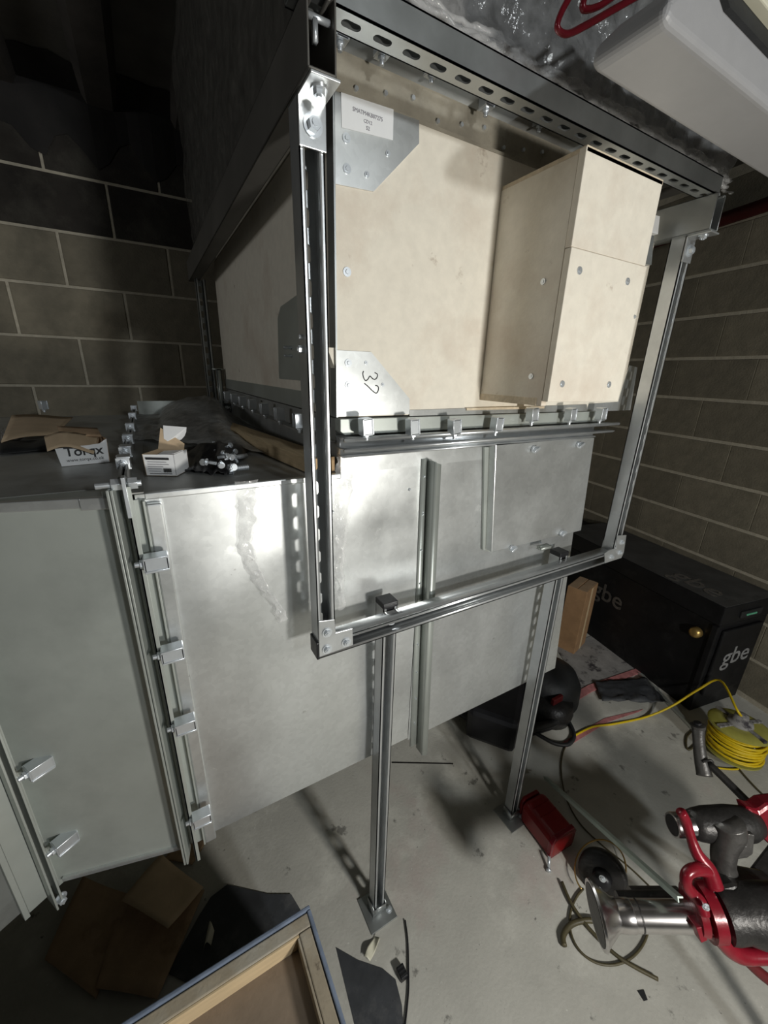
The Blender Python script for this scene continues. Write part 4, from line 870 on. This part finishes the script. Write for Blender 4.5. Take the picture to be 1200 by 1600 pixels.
# red upper lever with hook
T('upper_lever', [(1064, 1268, 1.13), (1071, 1282, 1.13), (1080, 1310, 1.12), (1090, 1335, 1.11), (1106, 1358, 1.10), (1116, 1385, 1.09)], [.013, .014, .0125, .016, .021, .022], 'red')
T('lever_hook', [(1112, 1362, 1.10), (1090, 1358, 1.08), (1074, 1365, 1.07), (1072, 1382, 1.07), (1082, 1396, 1.07), (1094, 1410, 1.06), (1100, 1430, 1.05)], [.015, .016, .014, .014, .015, .016, .014], 'red')
# T-handle lever at the top right
T('handle_bar', [(1091, 1138, 1.42), (1092, 1160, 1.40), (1095, 1185, 1.38), (1101, 1212, 1.36)], [.020, .018, .020, .024], 'iron_lt')
B().lathe(D(1091, 1138, 1.42), D(1090, 1130, 1.42) - D(1091, 1138, 1.42), [(0, .021), (.012, .023), (.014, .015)], 20).build('handle_socket', 'iron_lt', pm)
c = D(1090.2, 1131, 1.42); B().cyl(c, c + (D(1090, 1130, 1.42) - D(1091, 1138, 1.42)).normalized() * .006, .012, 16).build('socket_bore', 'black', pm)
T('lever_rod', [(1104, 1190, 1.37), (1130, 1215, 1.32), (1160, 1245, 1.27), (1190, 1276, 1.22)], [.012, .012, .012, .014], 'iron', smooth=2)
T('rod_pin', [(1098, 1190, 1.36), (1110, 1188, 1.35), (1114, 1192, 1.35)], .004, 'iron', n=8)
B().prism([D(*p, 1.19) for p in ((1168, 1262), (1186, 1268), (1200, 1258), (1260, 1250), (1260, 1360), (1205, 1322), (1182, 1300))], FW * .05).build('red_casting', 'red', pm, .010)
# stand outside the frame carrying it
for p, q in (((1.44, .02, .46), (1.62, -.30, 0)), ((1.44, .05, .46), (1.70, .16, 0)), ((1.36, .0, .46), (1.22, -.34, 0))): B().cyl(p, q, .018, 12).build('stand_leg', 'red_dk', pm)
B().box((1.26, -.08, .40), (1.62, .12, .47)).build('stand_top', 'iron', pm, .006)

# ================================================================ FLOOR THINGS, NEAR LEFT
# upturned timber-framed tray with blue edging
KZ = .50; c0 = at(483, 1414, 2, KZ); ki = at(475, 1453, 2, KZ); rw, rh = c0.y - ki.y, c0.x - ki.x + .012; kx0 = c0.x - .95; ky0 = c0.y - .80; kx1, ky1 = c0.x, c0.y
kt = root('timber_tray', ((kx0 + kx1) / 2, (ky0 + ky1) / 2, 0), 'upturned timber-framed plywood tray with a thin blue edge in the foreground', 'crate')
def rail(lo, hi, nm, m, bv=.003): return B().box(lo, hi).build(nm, m, kt, bv)
rail((kx0, ky1 - .010, .06), (kx1, ky1, KZ + .004), 'blue_edging', 'blue'); rail((kx1 - .010, ky0, .06), (kx1, ky1 - .010, KZ + .004), 'blue_edging', 'blue')
rail((kx0, ky1 - rw, KZ - .05), (kx1 - .010, ky1 - .012, KZ), 'rim_board', 'rim'); rail((kx1 - rw, ky0, KZ - .05), (kx1 - .012, ky1 - rw - .001, KZ), 'rim_board', 'rim')
rail((kx0 + .02, ky1 - rw - .006, KZ - .052), (kx1 - rw - .001, ky1 - rw - .0005, KZ - .003), 'inner_batten', 'batten', .001); rail((kx1 - rw - .006, ky0 + .02, KZ - .052), (kx1 - rw - .0005, ky1 - rw - .007, KZ - .003), 'inner_batten', 'rim', .001)
rail((kx0, ky0, KZ - .07), (kx1 - .011, ky1 - .011, KZ - .052), 'plywood_panel', 'ply', .001)
for r_, (cx, cy) in ((.11, (-.16, -.30)), (.08, (-.15, -.31)), (.13, (-.17, -.33))):
    B().tube([V((kx1 + cx + r_ * 1.3 * math.cos(t), ky1 + cy + r_ * math.sin(t), KZ - .0518)) for t in [.3 + k * .12 for k in range(22)]], .0012, 5, smooth=1).build('scratch_arc', 'ink_grey', kt)
for p in ((kx0 + .02, ky0 + .02), (kx1 - .08, ky0 + .02), (kx0 + .02, ky1 - .09), (kx1 - .08, ky1 - .09)): rail((p[0], p[1], 0), (p[0] + .06, p[1] + .06, KZ - .07), 'corner_leg', 'timber')
# cardboard on the floor
def foldpanel(px, zs, nm, m, lab):
    q = [at(u, v, 2, z) for (u, v), z in zip(px, zs)]
    o = curved(lambda a, b: q[0].lerp(q[1], a).lerp(q[3].lerp(q[2], a), b) + Z * (.006 * math.sin(a * 4 + b * 3)), 10, 8, .004, nm, m); tag(o, lab, 'cardboard')
foldpanel(((190, 1408), (262, 1450), (318, 1388), (252, 1335)), (.10, .10, .05, .08), 'cardboard_piece', 'card_lt', 'lighter brown cardboard square on top of the floor pile')
foldpanel(((150, 1545), (245, 1560), (320, 1392), (195, 1400)), (.02, .02, .012, .02), 'cardboard_piece', 'card', 'large darker cardboard piece under the lighter square')
foldpanel(((70, 1500), (150, 1560), (205, 1400), (130, 1370)), (.012, .015, .03, .05), 'cardboard_piece', 'card', 'leftmost dark cardboard piece on the floor below the angled duct')
foldpanel(((255, 1345), (300, 1350), (325, 1312), (285, 1310)), (.012, .012, .01, .012), 'cardboard_piece', 'card', 'small brown cardboard corner under the duct joint')
# black rubber sheets and scraps
o = thin([fp(*q, .003) for q in ((355, 1383), (330, 1402), (312, 1430), (262, 1520), (300, 1540), (480, 1440), (455, 1398), (420, 1398))], .004, 'rubber_sheet', 'sheet_black'); tag(o, 'black rubber sheet on the floor behind the timber tray', 'sheet')
o = thin([fp(*q, .002) for q in ((525, 1480), (560, 1500), (598, 1513), (618, 1530), (628, 1570), (632, 1625), (560, 1625))], .004, 'rubber_sheet', 'sheet_black'); tag(o, 'black rubber sheet on the floor right of the timber tray', 'sheet')
q = [fp(*p, .01) for p in ((318, 1484), (330, 1478), (336, 1460), (328, 1448))]
o = curved(lambda a, b: q[0].lerp(q[1], a).lerp(q[3].lerp(q[2], a), b) + Z * (.03 * math.sin(a * 3.1) + .02 * b), 6, 6, .003, 'foam_scrap', 'cream'); tag(o, 'pale curled foam scrap on the black rubber sheet', 'scrap')
q = [fp(*p, .004) for p in ((568, 1496), (578, 1504), (594, 1470), (585, 1462))]
o = curved(lambda a, b: q[0].lerp(q[1], a).lerp(q[3].lerp(q[2], a), b) + Z * (.008 * math.sin(a * 3.1 + b * 5) + .006), 6, 10, .001, 'tape_scrap', 'cream'); tag(o, 'crumpled pale tape scrap on the floor just below the nearer post', 'scrap')
ct_ = root('cable_tie', fp(634, 1520, 0), 'black cable tie with a square clip lying on the bare floor', 'cable tie')
B().tube([fp(*q, .005) for q in ((633, 1438), (637, 1470), (638, 1510), (638, 1550), (632, 1610))], .0030, 6, smooth=5).build('strap', 'black', ct_, smooth=True)
c = fp(628, 1520, .012); B().obox(c, X, Y, Z, .026, .034, .022).build('clip', 'black', ct_, .003)
for k in (-1, 0, 1): B().obox(c + Y * k * .010 + Z * .0115, X, Y, Z, .022, .003, .003).build('clip_rib', 'black_rub', ct_)
